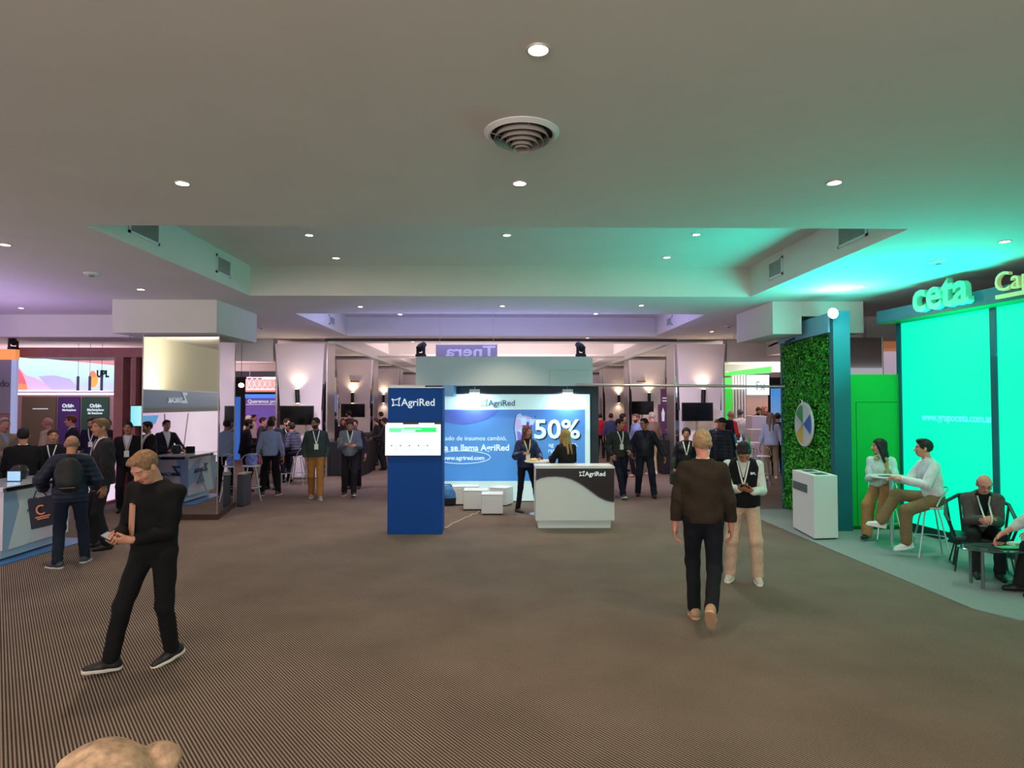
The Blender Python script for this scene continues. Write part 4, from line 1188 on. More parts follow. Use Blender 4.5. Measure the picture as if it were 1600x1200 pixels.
# ------------------------------------------------------------------ middle left far
t = thing('dark_bin', 'slim dark grey bin beside the mirrored pillar', 'bin', (G(375, 792).x, G(375, 792).y + .15, 0))
zb_ = W(375, 740, G(375, 792).y).z
MB().box(-.07, .07, -.15, .25, 0.02, zb_ - .03).build('body', mat('bin_grey', (78, 82, 92), .35, .4), t, world=False, bevel=.01)
MB().box(-.08, .08, -.16, .26, zb_ - .028, zb_).build('lid', M_ALU, t, world=False, bevel=.006)
MB().box(-.06, .06, -.14, .24, 0, .019).build('foot', M_BLACKP, t, world=False)

# purple-blue wall with lettering
YV = 23.0
a, b_ = W(384, 616, YV), W(445, 740, YV)
t = thing('purple_stand_wall', 'purple and blue lit stand wall with a white text line, left far hall', 'display wall', ((a.x + b_.x) / 2, YV, 0))
MB().box(a.x, b_.x, YV, YV + .15, 0, a.z).build('wall', grad_mat('purple_print', [(0, (120, 50, 90)), (.45, (170, 80, 130)), (.7, (110, 90, 180)), (1, (120, 80, 150))], 'Z', 0, 2.4, .45), t)
MB().box(a.x, b_.x, YV - .06, YV - .002, a.z - .14, a.z).build('blue_header', mat('blue_glow', (70, 130, 230), .5, emit=.9), t)
text('Queremos producir con ustedes', .17, W(387, 629.5, YV - .01), (1, 0, 0), M_LOGO, t, ex=.002, off=.006)
MB().box(a.x, b_.x, YV - .008, YV - .002, W(400, 632.5, YV).z, W(400, 631.5, YV).z).build('white_rule', M_LOGO, t)
a, b_ = W(350, 620, 24), W(372, 740, 24)
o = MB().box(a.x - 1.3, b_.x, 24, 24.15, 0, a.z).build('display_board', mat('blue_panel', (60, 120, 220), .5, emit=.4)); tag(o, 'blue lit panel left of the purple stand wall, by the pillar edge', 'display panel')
# rigging with white lamps above
t = thing('lamp_truss', 'white lattice truss with pink fabric above the purple stand', 'truss', (-8.5, 21.5, 2.5))
p = W(385, 608, 21.5); q = W(437, 590, 21.5)
b = MB()
for zz in (p.z, q.z): b.box(p.x, q.x + .3, 21.5, 21.54, zz - .02, zz + .02)
n_ = 8
for i in range(n_):
    x_a = p.x + (q.x + .3 - p.x) * i / n_; x_b = p.x + (q.x + .3 - p.x) * (i + 1) / n_
    b.tube([(x_a, 21.52, p.z), (x_b, 21.52, q.z)], .014, 5).tube([(x_b, 21.52, p.z), (x_a, 21.52, q.z)], .014, 5)
b.build('lattice', mat('truss_white', (222, 222, 232), .4), t)
for xw in (p.x + .1, q.x + .2): MB().tube([(xw, 21.52, q.z), (xw, 21.52, ZL)], .01, 5).build('hanging_wire', M_ALU, t)
MB().box(W(392, 600, 22).x, q.x + .3, 21.55, 21.58, W(400, 613, 22).z, W(400, 593, 22).z).build('fabric', mat('pink_fabric', (236, 170, 160), .7, emit=.1), t)
MB().box(W(408, 590, 21).x, q.x + .3, 21.1, 21.2, W(400, 592, 21).z, W(400, 589, 21).z).build('light_bar', mat('warm_bar', (255, 226, 170), .5, emit=2.5), t)
for px, py in ((377, 602), (362, 607)):
    p = W(px, py, 16.5)
    o = MB().lathe([(.001, -.06), (.05, -.04), (.065, 0), (.05, .04), (.001, .06)], 16).build('globe_lamp', M_GLOWC, smooth=True); o.location = p
    tag(o, 'small white globe lamp seen past the mirrored pillar, %s one' % ('upper' if py < 605 else 'lower'), 'lamp')
    MB().tube([p + Vector((0, 0, .06)), (p.x, p.y, ZL if p.x < -7.7 else Z0)], .006, 5).build('cord', M_BLACKM, o)
# periwinkle and blue walls further
a, b_ = W(512, 612, 30), W(533, 735, 30)
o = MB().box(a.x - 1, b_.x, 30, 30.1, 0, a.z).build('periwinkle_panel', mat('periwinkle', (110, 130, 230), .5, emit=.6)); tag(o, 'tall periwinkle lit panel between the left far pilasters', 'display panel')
a, b_ = W(510, 570, 32), W(526, 612, 32)
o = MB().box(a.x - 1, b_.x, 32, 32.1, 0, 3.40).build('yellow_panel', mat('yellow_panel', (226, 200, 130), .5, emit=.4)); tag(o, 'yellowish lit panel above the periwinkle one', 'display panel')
a, b_ = W(968, 618, 33), W(981, 720, 33)
o = MB().box(a.x, b_.x, 33, 33.1, 0, a.z).build('blue_screen', mat('screen_blue', (60, 120, 230), .5, emit=.7)); tag(o, 'tall blue screen beyond the second right pilaster', 'screen')
YQ = 21.5
for (xa_, ya_, xb_, yb_, lb) in ((1029, 608, 1045, 652, 'tall'), (1025, 632, 1056, 664, 'wide')):
    a, b_ = W(xa_, ya_, YQ), W(xb_, yb_, YQ); YQ -= .3
    t = thing('purple_banner', '%s purple banner with white and pink print between the right pilasters' % lb, 'banner', ((a.x + b_.x) / 2, YQ, b_.z))
    MB().box(a.x, b_.x, YQ, YQ + .03, 0.02, a.z).build('panel', mat('banner_purple', (104, 60, 104), .6, emit=.12), t)
    b = MB(); w_ = b_.x - a.x; h_ = a.z - b_.z
    if lb == 'tall':
        for k in (0.30, .40): b.box(a.x + .15 * w_, b_.x - .1 * w_, YQ - .01, YQ, a.z - (k + .04) * h_, a.z - k * h_)
        b.build('text_line', M_LOGO, t)
        MB().box(a.x + .3 * w_, b_.x, YQ - .01, YQ, a.z - .62 * h_, a.z - .54 * h_).build('text_line', mat('pink_text', (230, 60, 120), .5, emit=.4), t)
    else:
        b.prism([(a.x + .18 * w_, YQ - .01, b_.z + .2 * h_), (a.x + .30 * w_, YQ - .01, b_.z + .2 * h_), (a.x + .32 * w_, YQ - .01, b_.z + .6 * h_), (a.x + .24 * w_, YQ - .01, b_.z + .85 * h_), (a.x + .16 * w_, YQ - .01, b_.z + .6 * h_)], (0, .005, 0))
        b.box(a.x + .55 * w_, a.x + .75 * w_, YQ - .01, YQ, b_.z + .5 * h_, b_.z + .75 * h_).box(a.x + .5 * w_, a.x + .8 * w_, YQ - .01, YQ, b_.z + .3 * h_, b_.z + .4 * h_)
        b.build('symbols', M_LOGO, t)

# buffet tables with black cloths
M_BCLOTH = mat('black_cloth', (20, 18, 22), .85, noise=.3, nscale=3)


def buffet(x0, x1, y0, y1, z, label):
    t = thing('buffet_table', label, 'table', ((x0 + x1) / 2, (y0 + y1) / 2, 0))
    MB().box(x0 + .03, x1 - .03, y0 + .03, y1 - .03, z - .03, z - .002).build('tabletop', M_LAM, t)
    pts = []
    per = [(x0, y0, x1, y0), (x1, y0, x1, y1), (x1, y1, x0, y1), (x0, y1, x0, y0)]
    ring = []
    for ax, ay, bx, by in per:
        L_ = math.hypot(bx - ax, by - ay); n_ = max(4, int(L_ / .07))
        for k in range(n_): ring.append((ax + (bx - ax) * k / n_, ay + (by - ay) * k / n_, k))
    b = MB(); cx, cy = (x0 + x1) / 2, (y0 + y1) / 2; base = []
    topv = [Vector((x_, y_, z)) for x_, y_, k in ring]
    botv = []
    for i, (x_, y_, k) in enumerate(ring):
        w_ = .025 * math.sin(i * 1.9) + .02
        v = Vector((x_ - cx, y_ - cy, 0)).normalized() * w_
        botv.append(Vector((x_, y_, .01)) + v)
    b.v = topv + botv; n_ = len(ring)
    b.f = [[i, (i + 1) % n_, n_ + (i + 1) % n_, n_ + i] for i in range(n_)] + [list(range(n_))]
    b.mi = [0] * len(b.f)
    b.build('cloth', M_BCLOTH, t, smooth=False)
    return t


buffet(-4.95, -4.0, 18.6, 20.4, .97, 'black-clothed buffet table nearest the camera at the left pilasters')
buffet(-5.3, -4.75, 20.6, 26.0, .97, 'long black-clothed buffet table running back behind the nearer one')
buffet(4.75, 5.45, 18.9, 20.6, 1.0, 'short black-clothed buffet table at the right, between the pilasters')
M_PORC = mat('porcelain', (232, 230, 228), .25)
for i, (x_, y_, lb) in enumerate([(-4.6, 18.95, 'white domed chafing dish nearest on the left buffet'), (-4.55, 20.0, 'white domed chafing dish second on the left buffet'), (-4.8, 21.2, 'white domed chafing dish third on the left buffet')]):
    t = thing('chafing_dish', lb, 'dish', (x_, y_, .971))
    MB().lathe([(.20, 0), (.22, .02), (.22, .08), (.001, .08)], 24).build('base', M_CHROME, t, world=False, smooth=True)
    MB().lathe([(.21, .081), (.16, .15), (.05, .19), (.02, .20), (.02, .23), (.001, .23)], 24).build('lid', M_PORC, t, world=False, smooth=True)
for i in range(6):
    o = MB().lathe([(.04, 0), (.05, .03), (.045, .09), (.001, .10)], 14).build('food_bowl', mat('bowl_%d' % (i % 3), [(200, 170, 150), (120, 60, 40), (226, 222, 220)][i % 3], .4), smooth=True)
    o.location = (-4.2 + .05 * (i % 2) - (.72 if i > 1 else 0), 18.9 + i * .75, .971)
    tag(o, 'small food bowl along the aisle side of the left buffet table', 'bowl', 'food bowls on the left buffet')
for i, (dx, lb) in enumerate(((4.88, 'dark tray with snacks on the right buffet, left end'), (5.15, 'white cake stand on the right buffet'))):
    t = thing('serving_tray', lb, 'tray', (dx, 19.2 + .3 * i, 1.001))
    MB().lathe([(.05, 0), (.02, .03), (.02, .16 + .1 * i), (.13, .17 + .1 * i), (.14, .19 + .1 * i), (.001, .19 + .1 * i)], 18).build('stand', M_BLACKP if i == 0 else M_PORC, t, world=False, smooth=True)

# high table and stools by the seated visitors (left middle)
ht = W(440, 700, 16.75)
high_table(ht.x, 16.75, 1.02, .34, 'white high table among the standing visitors at left centre')
st = bar_stool(G(392, 782).x + .0, 14.0, .76, .4, 'chrome bar stool with hoop back nearest the mirrored pillar', M_WHITEG)
st2 = bar_stool(W(466, 726, 16.6).x, 16.6, .76, 1.6, 'chrome stool under the seated man in the grey hooded jacket', M_WHITEG)
o = MB().lathe([(.02, 0), (.11, .02), (.13, .12), (.09, .22), (.001, .25)], 14).build('gift_bag', mat('blue_white_bag', (120, 130, 200), .6, noise=.5, nscale=15)); o.location = (st.location.x, 14.0, .762)
tag(o, 'small blue and white bag on the nearest chrome stool', 'bag')

# ------------------------------------------------------------------ right middle: green and white stand
YF = 22.0
t = thing('green_white_stand', 'bright green and white stand beyond the right pilaster, with black sign letters', 'stand', (8.3, 22.6, 0))
p = W(1123, 578, YF); q = W(1144, 660, YF)
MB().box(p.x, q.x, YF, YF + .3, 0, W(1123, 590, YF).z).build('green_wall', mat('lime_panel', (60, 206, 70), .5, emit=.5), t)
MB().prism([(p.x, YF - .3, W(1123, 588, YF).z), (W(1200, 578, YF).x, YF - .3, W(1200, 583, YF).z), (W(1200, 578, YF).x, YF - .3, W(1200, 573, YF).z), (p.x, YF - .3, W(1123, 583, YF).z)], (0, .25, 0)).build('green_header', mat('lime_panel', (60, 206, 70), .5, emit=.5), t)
MB().box(W(1144, 600, YF).x, W(1168, 600, YF).x, YF + .3, YF + .35, 0, W(1144, 585, YF).z).build('slat_backing', mat('slat_back', (150, 130, 150), .6), t)
for i in range(5):
    xa_ = W(1146 + i * 4.6, 600, YF).x
    MB().box(xa_, xa_ + .055, YF + .1, YF + .25, 0, W(1144, 585, YF).z).build('slat', mat('slat_white', (236, 226, 236), .5), t)
p, q = W(1168, 586, YF), W(1202, 617, YF)
MB().box(p.x, q.x, YF, YF + .1, q.z, p.z).build('lit_sign', mat('sign_ice', (214, 246, 250), .5, emit=.9), t)
text('Fx', .42, W(1181, 609, YF - .01), (1, 0, 0), mat('sign_dark_teal', (30, 70, 90), .5), t, ex=.004, off=.0, sx=.8)
MB().box(p.x, q.x, YF + .12, YF + .2, 0, q.z).build('rose_backdrop', mat('rose_backdrop', (216, 180, 170), .6), t)
# stepped white plinths
for i, (xa_, ya_, xb_, yb_, Y_, lb) in enumerate([(1175, 650, 1200, 668, 20.2, 'tallest white plinth block, carrying the counter of the man in black'),
                                                  (1174, 671, 1198, 690, 19.4, 'middle white plinth block of the stepped display'),
                                                  (1173, 692, 1196, 712, 18.6, 'lowest white plinth block of the stepped display')]):
    p, q = W(xa_, ya_, Y_), W(xb_, yb_, Y_)
    o = MB().box(p.x, q.x, Y_, Y_ + .55, 0, p.z).build('display_plinth', mat('plinth_rose_white', (214, 200, 210), .5), bevel=.01); tag(o, lb, 'plinth')
# cabinet with green front and bottles
p = W(1134, 694, 17.0); q = W(1176, 712, 17.0)
t = thing('green_cabinet', 'low cabinet with grassy green front crowded with bottles', 'cabinet', ((p.x + q.x) / 2, 17.0, 0))
MB().box(p.x, q.x, 17.0, 17.5, 0, p.z - .03).build('body', M_LAM, t, bevel=.006)
MB().box(p.x + .02, q.x - .12, 16.992, 16.999, .1, p.z - .05).build('green_front', mat('grass_print', (80, 150, 40), .6, noise=.3, nscale=20), t)
MB().box(p.x - .02, q.x + .02, 16.98, 17.52, p.z - .029, p.z).build('worktop', M_WHITEG, t)
bc = [((60, 130, 190), 'blue'), ((90, 180, 80), 'green'), ((220, 226, 226), 'white'), ((40, 90, 150), 'dark blue')]
for k in range(10):
    c, nm = bc[k % 4]
    o = MB().lathe([(.035, 0), (.038, .02), (.038, .15), (.015, .19), (.015, .22), (.018, .22), (.018, .25), (.001, .25)], 12).build('bottle', mat('bottle_' + nm.replace(' ', '_'), c, .3), smooth=True)
    o.location = (p.x + .06 + k * (q.x - p.x - .12) / 9, 17.12 + .12 * (k % 3), p.z + .001)
    tag(o, '%s bottle on top of the green-fronted cabinet' % nm, 'bottle', nm + ' bottles on the green cabinet')
ht = W(1148, 682, 18.2)
high_table(ht.x, 18.2, 1.03, .32, 'white high table before the man in the red and black vest')
st3 = bar_stool(W(1168, 712, 15.4).x, 15.4, .76, .3, 'chrome stool right of the man in the black vest', M_WHITEG)
bar_stool(W(1178, 700, 16.6).x + .1, 16.3, .76, -.5, 'chrome stool behind, beside the green cabinet', M_WHITEG)
o = MB().box(8.3, 8.9, 19.5, 19.6, 0, W(1210, 607, 19.5).z).build('blue_info_screen', grad_mat('info_blue', [(0, (60, 100, 150)), (.7, (100, 150, 200)), (1, (60, 130, 210))], 'Z', 0, 2.5, .6)); tag(o, 'tall blue information screen left of the plant wall', 'screen')

# ------------------------------------------------------------------ people: implicit surfaces turned into meshes
def V3(*a): return np.array(a, dtype=float)


def unit(v):
    v = np.asarray(v, float); return v / (np.linalg.norm(v) + 1e-9)


def rot(axis, ang):
    return np.array(Matrix.Rotation(ang, 3, axis))


def cap(a, b, ra, rb, k=.02, u=None, s=1.0):
    return ('c', np.array(a, float), np.array(b, float), ra, rb, k, None if u is None else unit(u), s)


def ell(c, r, R=None, k=.02):
    return ('e', np.array(c, float), np.array(r, float), np.eye(3) if R is None else R, 0, k, None, 1.0)


def pdist(p, X, Y, Z, infl=0.0):
    if p[0] == 'c':
        _, a, b, ra, rb, k, u, s = p
        qx, qy, qz = X - a[0], Y - a[1], Z - a[2]
        ab = b - a
        if u is not None:
            du = qx * u[0] + qy * u[1] + qz * u[2]
            qx = qx + (s - 1) * du * u[0]; qy = qy + (s - 1) * du * u[1]; qz = qz + (s - 1) * du * u[2]
            ab = ab + (s - 1) * ab.dot(u) * u
        L2 = ab.dot(ab) + 1e-9
        t = np.clip((qx * ab[0] + qy * ab[1] + qz * ab[2]) / L2, 0, 1)
        dx, dy, dz = qx - t * ab[0], qy - t * ab[1], qz - t * ab[2]
        return np.sqrt(dx * dx + dy * dy + dz * dz) - (ra + t * (rb - ra)) - infl
    _, c, r, R, _, k, _, _ = p
    r = r + infl
    qx, qy, qz = X - c[0], Y - c[1], Z - c[2]
    lx = (qx * R[0, 0] + qy * R[1, 0] + qz * R[2, 0]) / r[0]
    ly = (qx * R[0, 1] + qy * R[1, 1] + qz * R[2, 1]) / r[1]
    lz = (qx * R[0, 2] + qy * R[1, 2] + qz * R[2, 2]) / r[2]
    k0 = np.sqrt(lx * lx + ly * ly + lz * lz) + 1e-6
    k1 = np.sqrt((lx / r[0]) ** 2 + (ly / r[1]) ** 2 + (lz / r[2]) ** 2) + 1e-6
    return k0 * (k0 - 1) / k1


def pbox(p, m):
    if p[0] == 'c':
        _, a, b, ra, rb, k, u, s = p
        r = max(ra, rb); return np.minimum(a, b) - r - m, np.maximum(a, b) + r + m
    c, r, R = p[1], p[2], p[3]
    e = np.abs(R) @ r
    return c - e - m, c + e + m


class Fld:
    def __init__(s, prims, h, infl=0.0, box=None, pad=.02):
        s.h = h
        if box is None:
            lo = np.min([pbox(p, infl + pad)[0] for p in prims], 0); hi = np.max([pbox(p, infl + pad)[1] for p in prims], 0)
        else:
            lo, hi = box
        s.lo = lo; n = np.maximum(4, np.ceil((hi - lo) / h).astype(int) + 2); s.n = n
        s.ax = [lo[i] + h * np.arange(n[i]) for i in range(3)]
        s.V = np.full(n, .2, np.float32)
        for p in prims: s.add(p, infl)

    def _sl(s, p, infl, m):
        lo, hi = pbox(p, infl + m)
        sl = []
        for i in range(3):
            a = max(0, int((lo[i] - s.lo[i]) / s.h)); b = min(s.n[i], int((hi[i] - s.lo[i]) / s.h) + 2)
            if b <= a: return None
            sl.append(slice(a, b))
        return tuple(sl)

    def _d(s, p, sl, infl):
        return pdist(p, s.ax[0][sl[0]][:, None, None], s.ax[1][sl[1]][None, :, None], s.ax[2][sl[2]][None, None, :], infl)

    def add(s, p, infl=0.0):
        k = p[5]; sl = s._sl(p, infl, max(.03, k * 1.2))
        if sl is None: return
        d = s._d(p, sl, infl); V = s.V[sl]
        h = np.clip(.5 + .5 * (V - d) / k, 0, 1)
        s.V[sl] = V * (1 - h) + d * h - k * h * (1 - h)

    def sub(s, p, infl=0.0, k=None):
        k = k or p[5]; sl = s._sl(p, infl, max(.03, k * 1.2))
        if sl is None: return
        d = -s._d(p, sl, infl); V = s.V[sl]
        h = np.clip(.5 - .5 * (V - d) / k, 0, 1)
        s.V[sl] = V * (1 - h) + d * h + k * h * (1 - h)

    def grid(s):
        return s.ax[0][:, None, None], s.ax[1][None, :, None], s.ax[2][None, None, :]

    def cut(s, o, n):
        """remove the half space on the side n of point o"""
        X, Y, Z = s.grid()
        s.V = np.maximum(s.V, (X - o[0]) * n[0] + (Y - o[1]) * n[1] + (Z - o[2]) * n[2])

    def noise(s, amp, fr=22, seed=0):
        X, Y, Z = s.grid()
        a = seed * 1.7
        s.V = s.V + (amp * (np.sin(X * fr + 3 * np.sin(Z * fr * .45 + a) + a) * np.sin(Z * fr * 1.3 + 2 * np.sin(Y * fr * .6 + a)) + .5 * np.sin(X * fr * 1.9 + Z * fr * 2.3 + a) * np.sin(Y * fr * 1.7 + a))).astype(np.float32)

    def mesh(s):
        V = s.V; S = V < 0
        V = V.copy()
        n = np.array(V.shape)
        if not S.any(): return np.zeros((0, 3)), np.zeros((0, 4), int)
        c = [slice(0, -1), slice(1, None)]
        cnt = np.zeros(n - 1, np.int8)
        for i in (0, 1):
            for j in (0, 1):
                for k in (0, 1): cnt += S[c[i], c[j], c[k]]
        mask = (cnt > 0) & (cnt < 8)
        idx = np.full(n - 1, -1, np.int64); cells = np.argwhere(mask); idx[mask] = np.arange(len(cells))
        acc = np.zeros((len(cells), 3)); num = np.zeros(len(cells))
        cor = [(i, j, k) for i in (0, 1) for j in (0, 1) for k in (0, 1)]
        vals = {o: V[cells[:, 0] + o[0], cells[:, 1] + o[1], cells[:, 2] + o[2]] for o in cor}
        for o0 in cor:
            for a in range(3):
                if o0[a]: continue
                o1 = list(o0); o1[a] = 1; o1 = tuple(o1)
                v0, v1 = vals[o0], vals[o1]; cr = (v0 < 0) != (v1 < 0)
                t = np.where(cr, v0 / np.where(cr, v0 - v1, 1), 0)
                p = np.array(o0, float)[None, :].repeat(len(cells), 0); p[:, a] += t
                acc += p * cr[:, None]; num += cr
        verts = s.lo + s.h * (cells + acc / num[:, None])
        quads = []
        for a in range(3):
            b_, c_ = (a + 1) % 3, (a + 2) % 3
            s0 = [slice(None)] * 3; s1 = [slice(None)] * 3
            s0[a] = slice(0, -1); s1[a] = slice(1, None)
            A, B = S[tuple(s0)], S[tuple(s1)]
            e = np.argwhere(A != B)
            ok = (e[:, b_] > 0) & (e[:, c_] > 0) & (e[:, b_] < n[b_] - 1) & (e[:, c_] < n[c_] - 1)
            e = e[ok]
            if not len(e): continue
            def g(db, dc):
                q = e.copy(); q[:, b_] += db; q[:, c_] += dc; return idx[q[:, 0], q[:, 1], q[:, 2]]
            Q = np.stack([g(-1, -1), g(0, -1), g(0, 0), g(-1, 0)], 1)
            fl = ~A[e[:, 0], e[:, 1], e[:, 2]]
            Q[fl] = Q[fl][:, ::-1]
            quads.append(Q)
        return verts, np.concatenate(quads)


def np_mesh(name, parts, mats_, parent, smooth=True, mi=None):
    """parts: list of (verts, quads[, mat index])"""
    vs, fs, ms = [], [], []; off = 0
    for p in parts:
        v, f = p[0], p[1]
        if len(v) == 0: continue
        vs.append(v); fs.append(f + off); off += len(v)
        m = p[2] if len(p) > 2 else 0
        ms.append(np.full(len(f), m) if np.isscalar(m) else m)
    v = np.concatenate(vs); f = np.concatenate(fs); m = np.concatenate(ms)
    me = bpy.data.meshes.new(name)
    me.vertices.add(len(v)); me.vertices.foreach_set('co', v.astype(np.float32).ravel())
    me.loops.add(f.size); me.loops.foreach_set('vertex_index', f.ravel().astype(np.int32))
    me.polygons.add(len(f)); me.polygons.foreach_set('loop_start', np.arange(0, f.size, 4, dtype=np.int32)); me.polygons.foreach_set('loop_total', np.full(len(f), 4, np.int32))
    for mm in mats_: me.materials.append(mm)
    me.polygons.foreach_set('material_index', m.astype(np.int32))
    me.polygons.foreach_set('use_smooth', np.ones(len(f), bool))
    me.update(calc_edges=True); me.validate()
    o = bpy.data.objects.new(name, me); COL.objects.link(o); o.parent = parent
    return o


def ik(S, T, l1, l2, pole):
    S = np.array(S, float); T = np.array(T, float); d = T - S; D = np.linalg.norm(d)
    mx = (l1 + l2) * .995
    if D > mx: T = S + d / D * mx; d = T - S; D = mx
    if D < abs(l1 - l2) + .03: D = abs(l1 - l2) + .03
    u = unit(d); a = (l1 * l1 - l2 * l2 + D * D) / (2 * D); h = math.sqrt(max(1e-6, l1 * l1 - a * a))
    p = np.array(pole, float); p = unit(p - p.dot(u) * u)
    return S + u * a + p * h, T


def cm(name, c, rough=.85, kind=None):
    return mat(name, c, rough, noise=.10, nscale=30, bump=.15, spec=.25, sheen=.0)


SKINS = {'fair': (208, 150, 126), 'tan': (180, 124, 98), 'pink': (214, 146, 130), 'brown': (150, 100, 78), 'pale': (222, 178, 158)}


def hand_prims(wr, f, n, side, curl, sc, thumb=(.75, .65, .2)):
    """wr wrist, f finger direction, n palm normal, side +1 right, -1 left"""
    f = unit(f); n = unit(np.array(n, float) - np.dot(n, f) * f)
    s = np.cross(f, n) * side
    R = np.stack([s, f, n], 1)

    def P(x, y, z): return wr + R @ (np.array([x, y, z]) * sc)
    out = [ell(P(0, .046, .002), np.array([.041, .052, .0155]) * sc, R, .012), cap(P(0, -.01, 0), P(0, .03, 0), .025 * sc, .03 * sc, .015, R[:, 2], 1.5),
           cap(P(.020, .02, .008), P(.034, .052, .010), .015 * sc, .012 * sc, .012)]
    bases = [(.029, .086), (.0095, .092), (-.0105, .088), (-.029, .079)]
    lens = [(.042, .026, .021), (.046, .029, .022), (.042, .027, .021), (.033, .021, .018)]
    rs = [.0088, .009, .0086, .0076]
    for i in range(4):
        x, y = bases[i]; p = np.array([x, y, .0]); ang = 0.0
        pp = P(*p)
        spread = (x) * 2.0
        for j in range(3):
            ang += math.radians(curl[j] * (1 + .06 * i))
            d = np.array([spread * math.cos(ang), math.cos(ang), math.sin(ang)]); d /= np.linalg.norm(d)
            q = p + d * lens[i][j]
            out.append(cap(P(*p), P(*q), rs[i] * sc * (1 - .1 * j), rs[i] * sc * (.93 - .12 * j), .004)); p = q
    p = np.array([.030, .030, .006]); d = np.array(thumb, float); d /= np.linalg.norm(d)
    d2 = unit(d + np.array([-.15, .35, .25]))
    q = p + d * .040; r = q + d2 * .030
    out.append(cap(P(*p), P(*q), .0115 * sc, .0100 * sc, .008)); out.append(cap(P(*q), P(*r), .0098 * sc, .0078 * sc, .004))
    return out, R


CURLS = {'relax': (22, 28, 20), 'hold': (48, 55, 35), 'flat': (6, 8, 6), 'fist': (70, 80, 50), 'phone': (35, 50, 30)}
PLIST = []


def person(label, x, Y, H=1.75, rz=180, pose='stand', skin='fair', hair='short', hairc=(50, 36, 30), beard=None,
           top='sweater', topc=(40, 40, 44), shirtc=(225, 225, 228), legc=(26, 27, 32), shoec=(24, 22, 24), solec=None, fat=0.0, lean=0.0,
           yaw=0, pitch=0, lanyard=None, badge=True, q=1, feet=None, hands=None, pel=None, z0=0.0, glasses=False, sleeve=1.0, legw=1.0, hd=None, group=None,
           name='person', collar=None, torso_yaw=0.0, female=False, watch=None, belly=0.0, side_lean=0.0, footdir=None, kn=None, feetpx=None):
    """q: 2 = near camera, 1 = middle, 0 = far"""
    sc = H / 1.75
    root = thing(name, label, 'person', (x, Y, z0), math.radians(rz), group)
    hB, hH, hG = {2: (.016, .0048, .0085), 1: (.022, .0065, .012), 0: (.028, .009, .017)}[q]
    # -------- skeleton
    pz = .95
    P = V3(0, 0, pz) if pel is None else np.array(pel, float) / sc
    Rt = rot('Z', math.radians(torso_yaw)) @ rot('X', -math.radians(lean)) @ rot('Y', math.radians(side_lean))
    def T(x_, y_, z_): return P + Rt @ V3(x_, y_, z_)
    sw = .166 if not female else .148
    N = T(0, .0, .50)
    S = {1: T(sw, 0, .432), -1: T(-sw, 0, .432)}
    Rh = rot('Z', math.radians(yaw)) @ rot('X', -math.radians(pitch))
    nb = T(0, .012, .545)
    hc = nb + Rh @ V3(0, .028, .115)
    def Hd(x_, y_, z_): return hc + Rh @ V3(x_, y_, z_)
    def fpx(p_):
        g = G(p_[0], p_[1], p_[2] if len(p_) > 2 else 0.0) - Vector((x, Y, 0)); g.z = 0
        l_ = Matrix.Rotation(-math.radians(rz), 3, 'Z') @ g
        return (l_.x, l_.y, p_[2] if len(p_) > 2 else 0.0, p_[3] if len(p_) > 3 else 0.0, (p_[4] if len(p_) > 4 else rz) - rz)
    if feetpx: feet = [fpx(p_) for p_ in feetpx]
    presets = {
        'stand': dict(f=((-.11, .0), (.11, .03)), h=((-.285, .05, .81), (.285, .03, .81))),
        'walk': dict(f=((-.08, .26), (.08, -.26)), h=((-.27, -.12, .82), (.27, .14, .84))),
        'walk2': dict(f=((-.08, -.24), (.08, .26)), h=((-.27, .14, .84), (.27, -.12, .82))),
        'phone': dict(f=((-.10, .0), (.10, .05)), h=((-.07, .27, 1.12), (.06, .26, 1.10))),
        'talk': dict(f=((-.11, .0), (.11, .04)), h=((-.27, .04, .80), (.18, .30, 1.10))),
        'cross': dict(f=((-.11, .0), (.11, .04)), h=((-.02, .22, 1.18), (.06, .24, 1.14))),
        'pockets': dict(f=((-.08, .22), (.08, -.16)), h=((-.22, .06, .90), (.22, .06, .90))),
        'table': dict(f=((-.11, .0), (.11, .04)), h=((-.15, .36, 1.08), (.15, .36, 1.08))),
    }
    pr = presets.get(pose, presets['stand'])
    ft = feet or [(a[0], a[1], 0.0, 0.0) for a in pr['f']]
    hn = hands or [pr['h'][0], pr['h'][1]]
    arm, leg = {}, {}
    for i, sd in enumerate((-1, 1)):
        tgt = np.array(hn[i][:3], float) / (sc if hands else 1)
        pole = hn[i][3] if len(hn[i]) > 3 else (sd * .5, -1.0, -.5)
        E, Wr = ik(S[sd], tgt, .290, .258, pole)
        arm[sd] = (S[sd], E, Wr)
        fx, fy = ft[i][0], ft[i][1]; fz = ft[i][2] if len(ft[i]) > 2 else 0.0; fp = ft[i][3] if len(ft[i]) > 3 else 0.0
        fy_ = ft[i][4] if len(ft[i]) > 4 else (footdir[i] if footdir else -sd * 10.0)
        if feet: fx, fy, fz = fx / sc, fy / sc, fz / sc
        hip = P + Rt @ V3(sd * .088, 0, -.03) if pel is not None else P + V3(sd * .088, 0, -.03)
        A = V3(fx, fy, fz + .085)
        kp = (sd * .12, 1, 0) if not kn else kn[i]
        K, A = ik(hip, A, .435, .425, kp)
        leg[sd] = (hip, K, A, fp, fy_)
    # -------- body
    w = 1 + fat
    tors = [ell(T(0, -.005, .02), (.152 * w, .112 * w, .125), Rt, .06), ell(T(0, 0, .17), ((.135 if female else .148) * w, .103 * w, .15), Rt, .06),
            ell(T(0, .0, .33), ((.150 if female else .172) * (1 + fat * .6), .113 * (1 + fat * .5), .165), Rt, .06),
            cap(T(0, -.008, .462), T(-sw + .03, -.005, .420), .058, .052, .05), cap(T(0, -.008, .462), T(sw - .03, -.005, .420), .058, .052, .05)]
